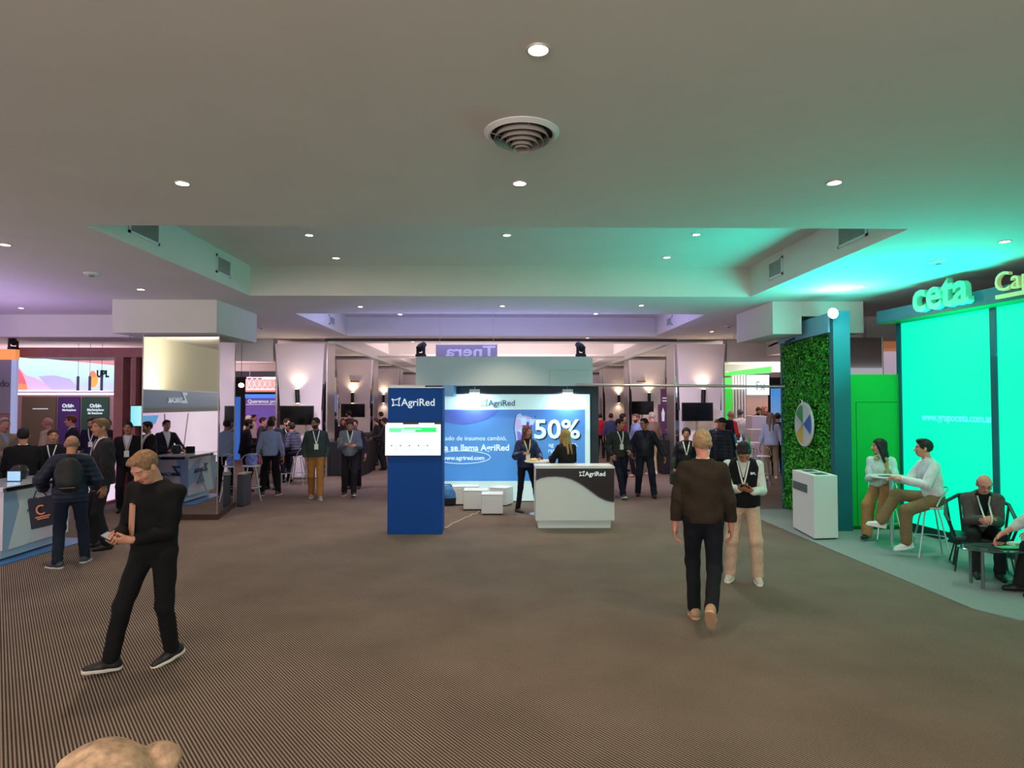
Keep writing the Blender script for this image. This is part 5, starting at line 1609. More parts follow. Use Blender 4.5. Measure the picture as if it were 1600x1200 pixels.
    if female: tors += [ell(T(-.065, .09, .33), (.055, .045, .055), Rt, .04), ell(T(.065, .09, .33), (.055, .045, .055), Rt, .04)]
    if fat > .12 or belly: tors.append(ell(T(0, .05, .14), (.13 * w, .10 * w + belly, .14), Rt, .06))
    neck = [cap(T(0, -.005, .47), nb + Rh @ V3(0, .008, .05), .058 if not female else .05, .052 if not female else .044, .03)]
    arms, legs = {}, {}
    for sd in (-1, 1):
        Sx, E, Wr = arm[sd]
        arms[sd] = [cap(Sx, E, .050 * (1 + fat * .5), .041, .03), cap(E, Wr, .041, .0275, .02)]
        h_, K, A, _, _ = leg[sd]
        legs[sd] = [cap(h_, K, .084 * w, .056, .05), cap(K, A, .054, .038, .03)]
    bodyp = tors + neck + arms[-1] + arms[1] + legs[-1] + legs[1]
    F = Fld(bodyp, hB, -.014); parts = [(*F.mesh(), 0)]
    # head
    skull = [ell(Hd(0, -.014, .028), (.0755, .094, .086), Rh, .02), ell(Hd(0, .022, -.03), (.061, .068, .078), Rh, .03), ell(Hd(0, .048, -.086), (.034, .028, .024), Rh, .03),
             cap(Hd(-.034, .074, .018), Hd(.034, .074, .018), .013, .013, .02), cap(Hd(0, .084, .006), Hd(0, .106, -.028), .009, .0135, .012),
             cap(Hd(-.012, .094, -.034), Hd(.012, .094, -.034), .008, .008, .008), ell(Hd(-.038, .062, -.028), (.02, .018, .02), Rh, .02), ell(Hd(.038, .062, -.028), (.02, .018, .02), Rh, .02)]
    hp = neck + skull
    box = (hc - .20, hc + .20)
    box = (np.minimum(T(0, 0, .44) - .09, hc - .14), np.maximum(T(0, 0, .44) + .09, hc + .14))
    F = Fld(hp, hH, 0, box=box)
    for sd in (-1, 1): F.sub(ell(Hd(sd * .031, .100, .0), (.018, .016, .011), Rh, .012))
    for sd in (-1, 1): F.add(ell(Hd(sd * .031, .076, -.001), (.0135, .0135, .0125), Rh, .002))
    F.add(ell(Hd(0, .086, -.057), (.022, .010, .0065), Rh, .004)); F.add(ell(Hd(0, .085, -.067), (.018, .010, .0060), Rh, .004))
    for sd in (-1, 1): F.add(ell(Hd(sd * .080, -.008, -.008), (.008, .019, .031), Rh @ rot('Z', sd * .35), .006))
    hv, hf = F.mesh()
    cen = hv[hf].mean(1); lc = (cen - hc) @ Rh
    ax_ = np.abs(lc[:, 0])
    m = np.zeros(len(hf), int)
    eye = ((ax_ - .031) ** 2 / .0118 ** 2 + (lc[:, 2] + .001) ** 2 / .0058 ** 2 < 1) & (lc[:, 1] > .07)
    iris = ((ax_ - .031) ** 2 + (lc[:, 2] + .001) ** 2 < .0052 ** 2) & (lc[:, 1] > .07)
    m[eye] = 1; m[iris] = 2
    brow = (np.abs(lc[:, 2] - .0245 + .10 * np.abs(ax_ - .032)) < .0055) & (ax_ > .012) & (ax_ < .052) & (lc[:, 1] > .05)
    m[brow] = 3
    lips = (np.abs(lc[:, 2] + .062) < .0115) & (ax_ < .023) & (lc[:, 1] > .078); m[lips] = 4
    if beard:
        bd = (lc[:, 2] < -.034 - .3 * np.clip(.06 - ax_, 0, .03)) & (lc[:, 1] > .0) & (lc[:, 2] > -.125) & ~lips
        mst = (np.abs(lc[:, 2] + .046) < .006) & (ax_ < .03) & (lc[:, 1] > .06)
        m[(bd | mst) & (m == 0)] = 5
    parts.append((hv, hf, m))
    # hands with fore-arms
    hp_ = [hd[0], hd[1]] if hd else [{}, {}]
    HR = {}
    for i, sd in enumerate((-1, 1)):
        Sx, E, Wr = arm[sd]; fd = unit(Wr - E)
        o = hp_[i]
        f_ = np.array(o.get('f', fd * 1.0 + V3(0, .05, -.35 if fd[2] < -.5 else .0)), float)
        n_ = o.get('n', (-sd, 0, 0) if abs(fd[2]) > .6 else (-sd * .5, 0, -.8))
        cu = CURLS[o.get('c', 'relax')]
        hpz, R_ = hand_prims(Wr, f_, n_, sd, cu, .98, o.get('t', (.6, .8, .25)))
        HR[sd] = (Wr, R_)
        a0 = E + (Wr - E) * (.55 if sleeve >= 1 else .25)
        hpz = [cap(a0, Wr, .033 if sleeve >= 1 else .037, .0255, .015)] + hpz
        F = Fld(hpz, max(.0042, hH * .85), 0); v_, f__ = F.mesh(); parts.append((v_, f__, 0))
    sk = SKINS[skin] if isinstance(skin, str) else skin
    skm = mat('skin_%d_%d_%d' % sk, sk, .55, noise=.06, nscale=30, spec=.35)
    hm = mat('hair_%d_%d_%d' % hairc, hairc, .6, noise=.35, nscale=60, spec=.3)
    lipm = mat('lips_%d_%d_%d' % sk, (int(sk[0] * .82), int(sk[1] * .62), int(sk[2] * .62)), .5)
    bdm = mat('beard_%d_%d_%d' % (beard or hairc), beard or hairc, .8)
    body = np_mesh('body', [(p_[0] * sc, p_[1], p_[2] if len(p_) > 2 else 0) for p_ in parts], [skm, mat('eye_white', (176, 166, 158), .3), mat('iris_dark', (40, 30, 26), .2), hm, lipm, bdm], root)

    def mk(nm, F_, m_, par=None):
        v_, f__ = F_.mesh()
        if len(v_) == 0: return None
        return np_mesh(nm, [(v_ * sc, f__, 0)], [m_], par or root)
    seed = len(PLIST) + 1; PLIST.append(label)
    upv = Rt @ V3(0, 0, 1); fw = Rt @ V3(0, 1, 0)
    # -------- trousers and shoes
    seated = pel is not None and np.linalg.norm((leg[1][1] - leg[1][0])[:2]) > .25
    lw = .062 * legw
    tp = [ell(T(0, -.005, .01), (.152 * w, .110 * w, .12), Rt, .05)]
    for sd in (-1, 1):
        h_, K, A, _, _ = leg[sd]
        tp += [cap(h_, K, .086 * w, .066 * legw, .045), cap(K, A + (K - A) * .02, .066 * legw, lw * .93, .03)]
    F = Fld(tp, hG, .004); F.noise(.0035, 17, seed); 
    if not seated: F.cut(T(0, 0, .04), upv)
    mk('trousers', F, cm('cloth_%d_%d_%d' % legc, legc))
    for sd in (-1, 1):
        h_, K, A, fp, fy_ = leg[sd]
        Rf = rot('Z', math.radians(fy_)) @ rot('X', math.radians(fp))
        def Fp(x_, y_, z_): return A + Rf @ V3(x_, y_, z_)
        sp_ = [cap(Fp(0, -.045, -.042), Fp(0, .05, -.047), .038, .042, .02), cap(Fp(0, .05, -.05), Fp(sd * -.008, .145, -.058), .042, .030, .02), cap(Fp(0, -.02, .0), Fp(0, -.03, -.04), .042, .042, .03)]
        F = Fld(sp_, max(.007, hH * 1.2)); F.cut(Fp(0, 0, -.083), -(Rf @ V3(0, 0, 1))); F.cut(Fp(0, 0, .02), Rf @ V3(0, 0, 1))
        sh = mk('shoe', F, mat('shoe_%d_%d_%d' % shoec, shoec, .5))
        if solec:
            F = Fld([cap(Fp(0, -.045, -.07), Fp(0, .05, -.07), .041, .045, .02), cap(Fp(0, .05, -.07), Fp(sd * -.008, .145, -.07), .045, .034, .02)], max(.006, hH), .0025)
            F.cut(Fp(0, 0, -.086), -(Rf @ V3(0, 0, 1))); F.cut(Fp(0, 0, -.060), Rf @ V3(0, 0, 1))
            mk('sole', F, mat('sole_%d_%d_%d' % solec, solec, .6), sh)
    # -------- tops
    def top_field(infl, sleeves=True, hem=-.05, skirt=False, loose=0.0, wr=sleeve, k=.05, amp=.004):
        if seated: hem = max(hem, .02); skirt = False
        if q == 2: amp *= 1.5
        pp = list(tors)
        if skirt: pp.append(cap(T(0, 0, .12), T(0, -.005, hem - .0), .135 * w, .160 * w, .06, Rt @ V3(0, 1, 0), 1.35))
        if loose: pp.append(cap(T(0, .0, .30), T(0, .0, -.02), .132 * w, .134 * w, .06, Rt @ V3(0, 1, 0), 1.28))
        if sleeves:
            for sd in (-1, 1):
                Sx, E, Wr = arm[sd]
                pp += [cap(Sx, E, .052 * (1 + fat * .5), .046 + loose * .2, .024), cap(E, E + (Wr - E) * (.98 if wr >= 1 else wr), .046 + loose * .2, .034 + loose * .15, .008)]
        pp.append(cap(T(0, -.008, .46), T(0, -.004, .515), .060, .056, .03))
        F_ = Fld(pp, hG, infl)
        F_.noise(amp, 15, seed)
        F_.cut(T(0, 0, hem), -upv); F_.cut(T(0, 0, .522), upv)
        return F_, pp

    def v_open(F_, z_lo, z_hi, half):
        """open a V in the front from z_lo up, half width at z_hi"""
        X, Y_, Z = F_.grid()
        dx, dy, dz = X - P[0], Y_ - P[1], Z - P[2]
        r_ = Rt.T
        lx = dx * r_[0, 0] + dy * r_[0, 1] + dz * r_[0, 2]
        ly = dx * r_[1, 0] + dy * r_[1, 1] + dz * r_[1, 2]
        lz = dx * r_[2, 0] + dy * r_[2, 1] + dz * r_[2, 2]
        wdt = (lz - z_lo) / (z_hi - z_lo) * half
        d_ = np.maximum(np.abs(lx) - wdt, .02 - ly)
        F_.V = np.maximum(F_.V, -d_)
        return F_
    tcol = 'cloth_%d_%d_%d' % topc; scol = 'shirt_%d_%d_%d' % shirtc
    surf = None
    if top in ('suit', 'coat'):
        F, _ = top_field(.004, False, -.02, amp=.002); mk('shirt', F, cm(scol, shirtc))
        F, surf = top_field(.015, True, -.09 if top == 'suit' else -.30, True, loose=.04, amp=.004)
        v_open(F, .12, .52, .085); mk('jacket', F, cm(tcol, topc)); off = .018
        if seated: pass
        ctop = scol
    elif top == 'vest':
        F, s0 = top_field(.008, True, -.03, loose=.03); mk('shirt', F, cm(scol, shirtc, .8))
        F, surf = top_field(.020, False, -.05, True, loose=.04, amp=.003)
        for sd in (-1, 1): F.sub(cap(S[sd] + Rt @ V3(sd * .035, 0, .03), S[sd] + Rt @ V3(sd * .045, 0, -.10), .062, .062, .01), 0, .01)
        v_open(F, .30, .52, .06); mk('vest', F, cm(tcol, topc)); off = .022; ctop = scol
    elif top == 'puffer':
        F, surf = top_field(.030, True, -.10, True, loose=.06, amp=.002)
        X, Y_, Z = F.grid(); F.V = F.V + (.006 * np.abs(np.sin((Z) * 45)) - .003).astype(np.float32)
        mk('puffer_jacket', F, cm(tcol, topc, .5)); off = .03; ctop = None
        F, _ = top_field(0.045, False, .44, amp=.0); 
        F.cut(T(0, 0, .44), -upv); mk('collar', F, cm(tcol, topc, .5))
    elif top == 'jacket':
        F, _ = top_field(.004, False, -.02, amp=.002); mk('shirt', F, cm(scol, shirtc))
        F, surf = top_field(.018, True, -.06, True, loose=.05, amp=.005)
        v_open(F, .30, .52, .055); mk('jacket', F, cm(tcol, topc, .5)); off = .02; ctop = None
    else:   # sweater / shirt
        nm = 'sweater' if top == 'sweater' else ('shirt' if top == 'shirt' else 'top')
        F, surf = top_field(.013 if top == 'sweater' else .009, True, -.055, top == 'shirt' or fat > .1, loose=.035, amp=.0045 if top == 'sweater' else .005)
        if collar == 'v': v_open(F, .36, .52, .05)
        mk(nm, F, cm(tcol, topc)); off = .012; ctop = scol if collar else None
        if collar == 'v':
            F, _ = top_field(.003, False, .2, amp=.001); mk('shirt', F, cm(scol, shirtc))
        if top == 'shirt' : ctop = tcol
    if ctop:
        F = Fld([cap(T(0, -.008, .485), T(0, -.002, .535), .064, .060, .01)], min(.008, hG)); F.cut(T(0, .0, .54), unit(upv + fw * -.35)); F.cut(T(0, 0, .49), -upv)
        F.sub(cap(T(0, .03, .56), T(0, .10, .50), .02, .03, .005)); mk('collar', F, MATS.get(ctop) or cm(ctop, shirtc))
    # -------- hair
    hv_, Hh = hair, max(.006, hH * 1.15)
    if hair in ('short', 'grey', 'tall', 'bun', 'long', 'pony', 'cut', 'topknot'):
        th = .012 if hair == 'short' else .016
        pr_ = [ell(Hd(0, -.018, .032), (.0765 + th * .45, .094 + th * .6, .086 + th * .9), Rh, .02)]
        if hair in ('tall',): pr_.append(ell(Hd(0, .03, .105), (.055, .055, .025), Rh, .03))
        if hair in ('short', 'grey'): pr_.append(ell(Hd(.012, .045, .088), (.05, .045, .026), Rh, .03))
        if hair in ('long', 'pony', 'bun'):
            pr_[0] = ell(Hd(0, -.018, .030), (.092, .108, .102), Rh, .02)
        if hair == 'long':
            dn = unit(Rh @ V3(0, -.35, -1)) * .6 + V3(0, 0, -1) * .5
            for sx, sy, ln in ((-.062, -.03, .26), (.062, -.03, .26), (-.03, -.075, .33), (.03, -.075, .33), (-.078, .012, .22), (.078, .012, .22)):
                a_ = Hd(sx, sy, -.01); b_ = a_ + unit(dn) * ln + (Rt @ V3(sx * .35, -.03 if sy < 0 else .045, 0))
                pr_.append(cap(a_, b_, .032, .020, .03))
        if hair == 'pony': pr_.append(cap(Hd(0, -.10, .03), Hd(0, -.13, -.16), .026, .012, .02))
        if hair == 'topknot':
            pr_[0] = ell(Hd(0, -.018, .030), (.088, .106, .100), Rh, .02); pr_.append(ell(Hd(.090, -.03, .070), (.034, .034, .030), Rh, .006))
        if hair == 'bun': pr_.append(ell(Hd(0, -.11, .05), (.035, .035, .035), Rh, .01))
        F = Fld(pr_, Hh, 0, pad=.01)
        zf = {'long': .070, 'pony': .070, 'bun': .070}.get(hair, .082)
        F.sub(ell(Hd(0, .115, zf - .10), (.078, .100, .100), Rh, .01), 0, .010)
        if hair in ('short', 'grey', 'tall', 'cut'):
            F.cut(Hd(0, -.06, -.055), Rh @ unit(V3(0, .20, -1)))
            F.sub(ell(Hd(0, .080, -.072), (.13, .085, .085), Rh, .01), 0, .01)
        F.noise(.0022, 55, seed); mk('hair', F, hm)
    elif hair == 'bald':
        F = Fld([ell(Hd(0, -.020, .004), (.0825, .098, .075), Rh, .02)], Hh)
        F.cut(Hd(0, -.02, .045), Rh @ unit(V3(0, .35, 1))); F.cut(Hd(0, .015, 0), Rh @ V3(0, 1, 0)); F.cut(Hd(0, -.06, -.05), Rh @ V3(0, 0, -1))
        F.noise(.0015, 60, seed); mk('hair', F, hm)
    elif hair == 'cap':
        F = Fld([ell(Hd(0, -.016, .038), (.088, .104, .092), Rh, .02)], Hh); F.cut(Hd(0, 0, .022), Rh @ V3(0, 0, -1))
        F.add(ell(Hd(0, .12, .030), (.065, .06, .010), Rh, .01)); mk('cap', F, cm('cap_cloth', (30, 40, 42)))
        F = Fld([ell(Hd(0, -.018, .012), (.082, .098, .08), Rh, .02)], Hh); F.cut(Hd(0, .02, 0), Rh @ V3(0, 1, 0)); F.cut(Hd(0, -.06, -.055), Rh @ V3(0, 0, -1)); F.cut(Hd(0, 0, .03), Rh @ V3(0, 0, 1)); mk('hair', F, hm)
    if glasses:
        b = MB()
        for sd in (-1, 1):
            pts = [Hd(sd * .033 + .021 * math.cos(u_), .098, .0 + .015 * math.sin(u_)) * sc for u_ in [2 * PI * k / 12 for k in range(13)]]
            b.tube(pts, .0022, 5, cap=False); b.tube([Hd(sd * .054, .095, .004) * sc, Hd(sd * .08, .0, .004) * sc], .002, 5)
        b.tube([Hd(-.012, .099, .002) * sc, Hd(.012, .099, .002) * sc], .002, 5)
        b.build('glasses', M_BLACKP, root, world=False)
    # -------- lanyard
    if lanyard:
        lc_ = lanyard if isinstance(lanyard, tuple) else (232, 236, 232)
        lm = mat('lanyard_%d_%d_%d' % lc_, lc_, .6)
        zb = .23
        b = MB()

        def surf_pt(lx, lz, extra):
            o_ = P + Rt @ V3(lx, .45, lz); d_ = -(Rt @ V3(0, 1, 0)); t = 0
            for _ in range(40):
                p_ = o_ + d_ * t
                v = 1.0
                for pz_ in surf:
                    dd = float(pdist(pz_, p_[0], p_[1], p_[2], 0)); k_ = pz_[5]
                    h_ = min(1, max(0, .5 + .5 * (v - dd) / k_)); v = v * (1 - h_) + dd * h_ - k_ * h_ * (1 - h_)
                v -= extra
                if v < .002: break
                t += max(.002, v * .8)
                if t > .6: break
            return p_
        for sd in (-1, 1):
            prev = None; wd = .009
            for i in range(8):
                u_ = i / 7; lx = sd * (.062 * (1 - u_) + .004); lz = .500 - (.500 - zb) * u_
                c_ = surf_pt(lx, lz, off + .004)
                if i == 0: c_ = c_ + Rt @ V3(0, .0, .004)
                l_, r_ = (c_ + Rt @ V3(-wd, 0, 0)) * sc, (c_ + Rt @ V3(wd, 0, 0)) * sc
                if prev is not None:
                    e_ = Rt @ V3(0, .003, 0)
                    b.hexa([Vector(prev[0]), Vector(prev[1]), Vector(prev[1] + e_), Vector(prev[0] + e_)], [Vector(l_), Vector(r_), Vector(r_ + e_), Vector(l_ + e_)])
                prev = (l_, r_)
        ly = b.build('lanyard', lm, root, world=False)
        if badge:
            c_ = (surf_pt(0, zb - .055, off + .008)) * sc
            M_ = Matrix.Translation(Vector(c_)) @ Matrix([list(r_) for r_ in Rt]).to_4x4()
            MB().box(-.042, .042, 0, .004, -.065, .055, M=M_).build('badge', mat('badge_white', (226, 232, 224), .4), root, world=False)
    if watch:
        Sx, E, Wr = arm[watch[0]]
        c_ = Wr + unit(E - Wr) * .035
        MB().tube([Vector((c_ - unit(E - Wr) * .012) * sc), Vector((c_ + unit(E - Wr) * .014) * sc)], .034 * sc, 18).build('watch', mat(watch[2], watch[1], .35), root, world=False, smooth=True)
    root['_x'] = 0
    del root['_x']
    info = dict(root=root, sc=sc, arm=arm, HR=HR, P=P, Rt=Rt, T=lambda a, b, c: Vector(T(a, b, c) * sc), Hd=lambda a, b, c: Vector(Hd(a, b, c) * sc))
    return info


def held_world(info, sd, loc):
    """point given in the hand's frame (thumb side, fingers, palm normal) -> world"""
    Wr, R_ = info['HR'][sd]
    p = (Wr + R_ @ np.array(loc, float)) * info['sc']
    return wmat(info['root']) @ Vector(p)


def phone_at(info, sd, label, screen_up=True, sz=(.038, .078), off=(.0, .085, .022)):
    Wr, R_ = info['HR'][sd]
    M3 = wmat(info['root']).to_3x3()
    c = held_world(info, sd, off)
    t = thing('smartphone', label, 'phone', c)
    s_, f_, n_ = [M3 @ Vector(R_[:, i]) for i in range(3)]
    M_ = Matrix((s_, f_, n_)).transposed().to_4x4()
    MB().box(-sz[0], sz[0], -sz[1], sz[1], -.004, .004, M=M_).build('case', M_BLACKP, t, world=False, bevel=.003)
    MB().box(-sz[0] + .004, sz[0] - .004, -sz[1] + .006, sz[1] - .006, .0042, .005, M=M_).build('screen', mat('phone_screen', (150, 160, 170), .3, emit=.3), t, world=False)
    return t

# ------------------------------------------------------------------ who stands where
def at(px, py):
    g = G(px, py); return g.x, g.y


def xa(px, Y):
    return (px - 783.5) * Y / 1000.0


BLK = (20, 20, 23)
# --- foreground
a = person('man in black sweater walking at left front, looking down at a phone', xa(250, 5.05), 5.05, 1.80, 172, skin='fair', hair='short', hairc=(138, 104, 78), top='sweater', topc=(15, 15, 17),
           legc=(20, 20, 24), shoec=(24, 24, 27), solec=(214, 210, 200), q=2, pitch=36, yaw=-14, lean=3, side_lean=-3, legw=.92, sleeve=.80,
           feetpx=[(268, 1028, .03, -16, 146), (171, 1051, 0, 6, 128)], hands=[(-.03, .29, 1.10), (.13, .26, 1.09)],
           hd=[dict(f=(.85, .5, .0), n=(.2, -.5, .6), c='phone'), dict(f=(-.35, .85, .0), n=(-.5, -.1, .8), c='phone')], watch=(-1, (30, 26, 30), 'watch_black'))
phone_at(a, 1, 'phone held in both hands by the man in the black sweater', off=(.035, .085, .030))
p = W(206, 812, 4.93)
t = thing('folder', 'slim orange-brown folder tucked under the arm of the foreground man', 'folder', p, math.radians(32 + 14))
Mf = Matrix.Rotation(.10, 4, 'X')
MB().box(-.010, .010, -.04, .04, -.13, .12, M=Mf).build('cover', mat('folder_tan', (206, 140, 104), .5), t, world=False, bevel=.003)
MB().box(-.007, .007, -.043, .036, -.125, .115, M=Mf).build('pages', mat('folder_pages', (190, 160, 130), .7), t, world=False)

x, y = at(1101, 975)
y -= .0
a = person('man in dark brown sweater walking away, grey-blond hair, right front', x + .02, y + .08, 1.86, -17, skin='pink', hair='grey', hairc=(176, 146, 112), top='sweater', topc=(50, 42, 34), collar='c', shirtc=(214, 206, 190),
           legc=(20, 22, 30), shoec=(176, 140, 112), solec=(196, 160, 130), q=2, yaw=8, pitch=4, fat=.05, legw=.95,
           feet=[(-.09, .08, 0, 0, 12), (.06, -.36, .14, -50, -8)], hands=[(-.27, .02, .86), (.27, .10, .84)])
x, y = at(1163, 908)
a = person('man in black vest and white shirt standing with a phone at right', x, y, 1.74, 160, skin='tan', hair='short', hairc=(34, 26, 26), top='vest', topc=(20, 24, 26), shirtc=(222, 232, 226),
           legc=(206, 180, 156), shoec=(206, 196, 184), solec=(232, 230, 226), q=2, pitch=50, yaw=4, lean=8, lanyard=True, badge=False, legw=1.05,
           feet=[(-.15, .02, 0, 0, 8), (.16, .0, 0, 0, -14)], hands=[(-.10, .30, 1.10), (.05, .33, 1.12)],
           hd=[dict(f=(.75, .5, .1), n=(.1, -.4, .8), c='phone'), dict(f=(-.55, .75, .1), n=(-.3, -.3, .8), c='phone')], watch=(-1, (30, 190, 130), 'watch_green'))
phone_at(a, 1, 'phone held by the man in the black vest', off=(.02, .085, .03))
p = a['T'](-.075, .155, .36)
text('BPL', .04, wmat(a['root']) @ p, wmat(a['root']).to_3x3() @ Vector((-1, 0, 0)), M_LOGO, a['root'], name='chest_lettering', ex=.003)

# blond head at the bottom edge (standing lower, close to the camera)
a = person('blond head with a small topknot at the bottom edge of the photo', -.60, 1.0, 1.585, 50, skin='pink', hair='topknot', hairc=(206, 172, 140), top='sweater', topc=(120, 110, 100), q=2, pitch=0,
           hands=[(-.30, .0, .70), (.22, .12, .85)])
a = G(20, 20)

# --- left cluster
x, y = at(93, 888)
a = person('balding man in dark blue puffer jacket with backpack, back turned, left', x + .05, y + .1, 1.72, 28, skin='tan', hair='bald', hairc=(150, 112, 92), top='puffer', topc=(26, 34, 52), legc=(26, 32, 50), shoec=(52, 54, 62), solec=(196, 192, 190),
           q=2, pitch=26, fat=.06, feet=[(-.12, -.06, 0, 0, 50), (.16, .16, 0, 0, -20)], hands=[(-.30, .12, 1.02), (.25, .25, 1.0)])
rt = a['root']
t = thing('backpack', 'black backpack worn by the man in the dark blue puffer jacket', 'backpack', rt.location, rt.rotation_euler.z)
F = Fld([ell((0, -.235, 1.20), (.155, .085, .22), None, .05), ell((0, -.28, 1.10), (.12, .07, .12), None, .04)], .012); F.noise(.003, 14, 3); v_, f_ = F.mesh(); np_mesh('bag_body', [(v_, f_)], [mat('backpack_black', (14, 14, 17), .6)], t)
MB().box(-.08, .08, -.358, -.350, 1.04, 1.05).build('zip', mat('zip_grey', (90, 90, 96), .4), t, world=False)
MB().tube([(-.03, -.20, 1.42), (0, -.24, 1.46), (.03, -.20, 1.42)], .008, 6).build('carry_loop', M_BLACKP, t, world=False)
hw = held_world(a, -1, (0, .07, .02))
t = thing('tote_bag', 'navy tote bag with orange C emblem hanging from the hand of the puffer-jacket man', 'bag', (hw.x - .05, hw.y - .03, hw.z - .05), .12)
M_ = Matrix.Rotation(-.22, 4, 'Y')
b = MB(); q_ = [(-.17, -.03, -.42), (.17, -.03, -.42), (.17, .03, -.42), (-.17, .03, -.42)]; q2 = [(-.15, -.008, -.04), (.15, -.008, -.04), (.15, .008, -.04), (-.15, .008, -.04)]
b.hexa([M_ @ Vector(v) for v in q_], [M_ @ Vector(v) for v in q2]).build('bag_body', mat('tote_navy', (24, 26, 46), .7), t, world=False, bevel=.006)
MB().tube([M_ @ Vector(v) for v in [(-.08, 0, -.04), (-.03, 0, .05), (.03, 0, .05), (.08, 0, -.04)]], .007, 6).build('handle', mat('tote_navy', (24, 26, 46), .7), t, world=False)
arc = [M_ @ Vector((.055 * math.cos(u_), -.030, -.20 + .055 * math.sin(u_))) for u_ in [math.radians(50 + 260 * k / 16) for k in range(17)]]
MB().tube(arc, .011, 6).build('emblem', mat('tote_orange', (236, 150, 110), .6), t, world=False)
b = MB()
for zz, ww in ((-.285, .09), (-.31, .07)): b.box(-ww, ww, -.034, -.029, zz - .007, zz + .007, M=M_)
b.build('lettering', mat('tote_orange', (236, 150, 110), .6), t, world=False)

x, y = at(150, 857)
a = person('tall man in dark grey suit and open white collar, facing left at the desk', x + .08, y, 1.90, 130, skin='tan', hair='short', hairc=(110, 84, 62), top='suit', topc=(40, 38, 42), legc=(30, 29, 34), q=2, yaw=14, lanyard=(210, 190, 190), badge=False,
           feet=[(-.14, -.04, 0, 0, 10), (.16, .06, 0, 0, -30)], hands=[(-.26, .02, .84), (.22, .18, .95)])
person('man in black suit with white shirt and badge beside the mirrored pillar', xa(207, 12.6), 12.6, 1.76, 202, skin='tan', hair='cut', hairc=(26, 22, 24), top='suit', topc=(20, 20, 24), shirtc=(216, 214, 222), lanyard=(160, 160, 166), q=1,
       hands=[(-.26, .12, .85), (.27, .12, .85)])
person('man seen from behind in a black suit at the far left desk', xa(47, 9.95), 9.95, 1.74, 34, skin='tan', hair='short', hairc=(24, 20, 22), top='suit', topc=(17, 17, 21), q=1, fat=.08, lanyard=None, pose='table')
person('short-haired man with white lanyard facing out behind the left desk', xa(92, 11.0), 11.0, 1.68, 208, skin='fair', hair='short', hairc=(70, 50, 40), top='sweater', topc=(24, 24, 30), lanyard=True, badge=False, q=1, pose='table', yaw=15)
person('grey-haired older man in beige jacket at the left edge', xa(16, 11.6), 11.6, 1.86, 240, skin='pink', hair='grey', hairc=(150, 136, 124), top='jacket', topc=(150, 132, 118), shirtc=(160, 170, 190), q=1, fat=.12, pose='cross', legc=(60, 56, 60))
person('dark-suited man leaning over the desk at the extreme left, cut by the edge', -7.60, 8.75, 1.74, -50, skin='tan', hair='short', hairc=(26, 22, 22), top='suit', topc=(28, 30, 44), q=1, lanyard=None, hands=[(-.1, .34, 1.06), (.22, .40, 1.06)])
# in the portal stand
person('bald man in light beige jacket before the taupe banner', xa(86, 14.6), 14.6, 1.80, 95, skin='pink', hair='bald', hairc=(170, 140, 126), top='jacket', topc=(186, 164, 150), shirtc=(226, 220, 226), q=1, legc=(90, 80, 84))
person('reddish-haired man in navy suit before the purple banner', xa(122, 14.9), 14.9, 1.84, 120, skin='fair', hair='short', hairc=(96, 50, 34), top='suit', topc=(34, 34, 58), shirtc=(220, 214, 226), q=1)
person('bearded man in navy polo with lanyard before the green banner', xa(153, 14.9), 14.9, 1.82, 195, skin='fair', hair='short', hairc=(60, 36, 36), beard=(120, 70, 60), top='shirt', topc=(28, 28, 60), lanyard=True, q=1, pitch=20, sleeve=.35)
person('dark figure half hidden by the wooden post at left', xa(176, 16.0), 16.0, 1.72, 200, skin='tan', hair='short', hairc=(30, 22, 24), top='sweater', topc=(36, 28, 38), q=0)

# --- left middle
person('dark-haired bearded man in black shirt facing right at left centre', xa(386, 15.4), 15.4, 1.74, -60, skin='tan', hair='short', hairc=(40, 28, 26), top='shirt', topc=(22, 20, 24), q=1, pose='talk', lean=6, beard=(50, 34, 30))
x, y = at(419, 775)
person('man in light blue-grey shirt with hands apart, back turned, left centre', x, y + .1, 1.76, 14, skin='tan', hair='short', hairc=(34, 26, 28), top='shirt', topc=(142, 158, 184), legc=(18, 18, 22), shoec=(70, 60, 56), solec=(200, 190, 180), q=1, feet=[(-.17, 0, 0, 0, 25), (.18, 0, 0, 0, -25)], lean=4)
person('long brown-haired woman in dark top behind the blue-grey shirt', xa(429, 19.3), 19.3, 1.74, 30, skin='fair', hair='long', hairc=(110, 78, 58), top='sweater', topc=(36, 34, 50), q=0, female=True)
person('dark-haired person facing right behind the table, left centre', xa(412, 18.3), 18.3, 1.72, -80, skin='fair', hair='short', hairc=(54, 32, 34), top='shirt', topc=(60, 50, 66), q=0)
sx_, sy_ = st2.location.x, st2.location.y
person('seated man in grey hooded jacket leaning on the table, on a chrome stool', sx_, sy_ - .05, 1.78, 68, skin='tan', hair='short', hairc=(34, 28, 28), top='puffer', topc=(64, 66, 82), legc=(34, 38, 54), shoec=(40, 38, 44), solec=(190, 186, 186), q=1,
       pel=(0, 0, .86), feet=[(-.12, .34, .28, 0), (.10, .36, .28, 0)], hands=[(-.18, .36, 1.08), (.10, .40, 1.08)], lean=22, pitch=-8)
person('bearded man in black shirt with lanyard facing the hooded man', xa(449, 17.3), 17.3, 1.70, -130, skin='fair', hair='short', hairc=(60, 38, 32), beard=(70, 44, 36), top='shirt', topc=(20, 20, 24), lanyard=True, q=1, pose='table', hands=[(-.1, .34, 1.10), (.16, .36, 1.1)], yaw=20)
x, y = at(493, 779)
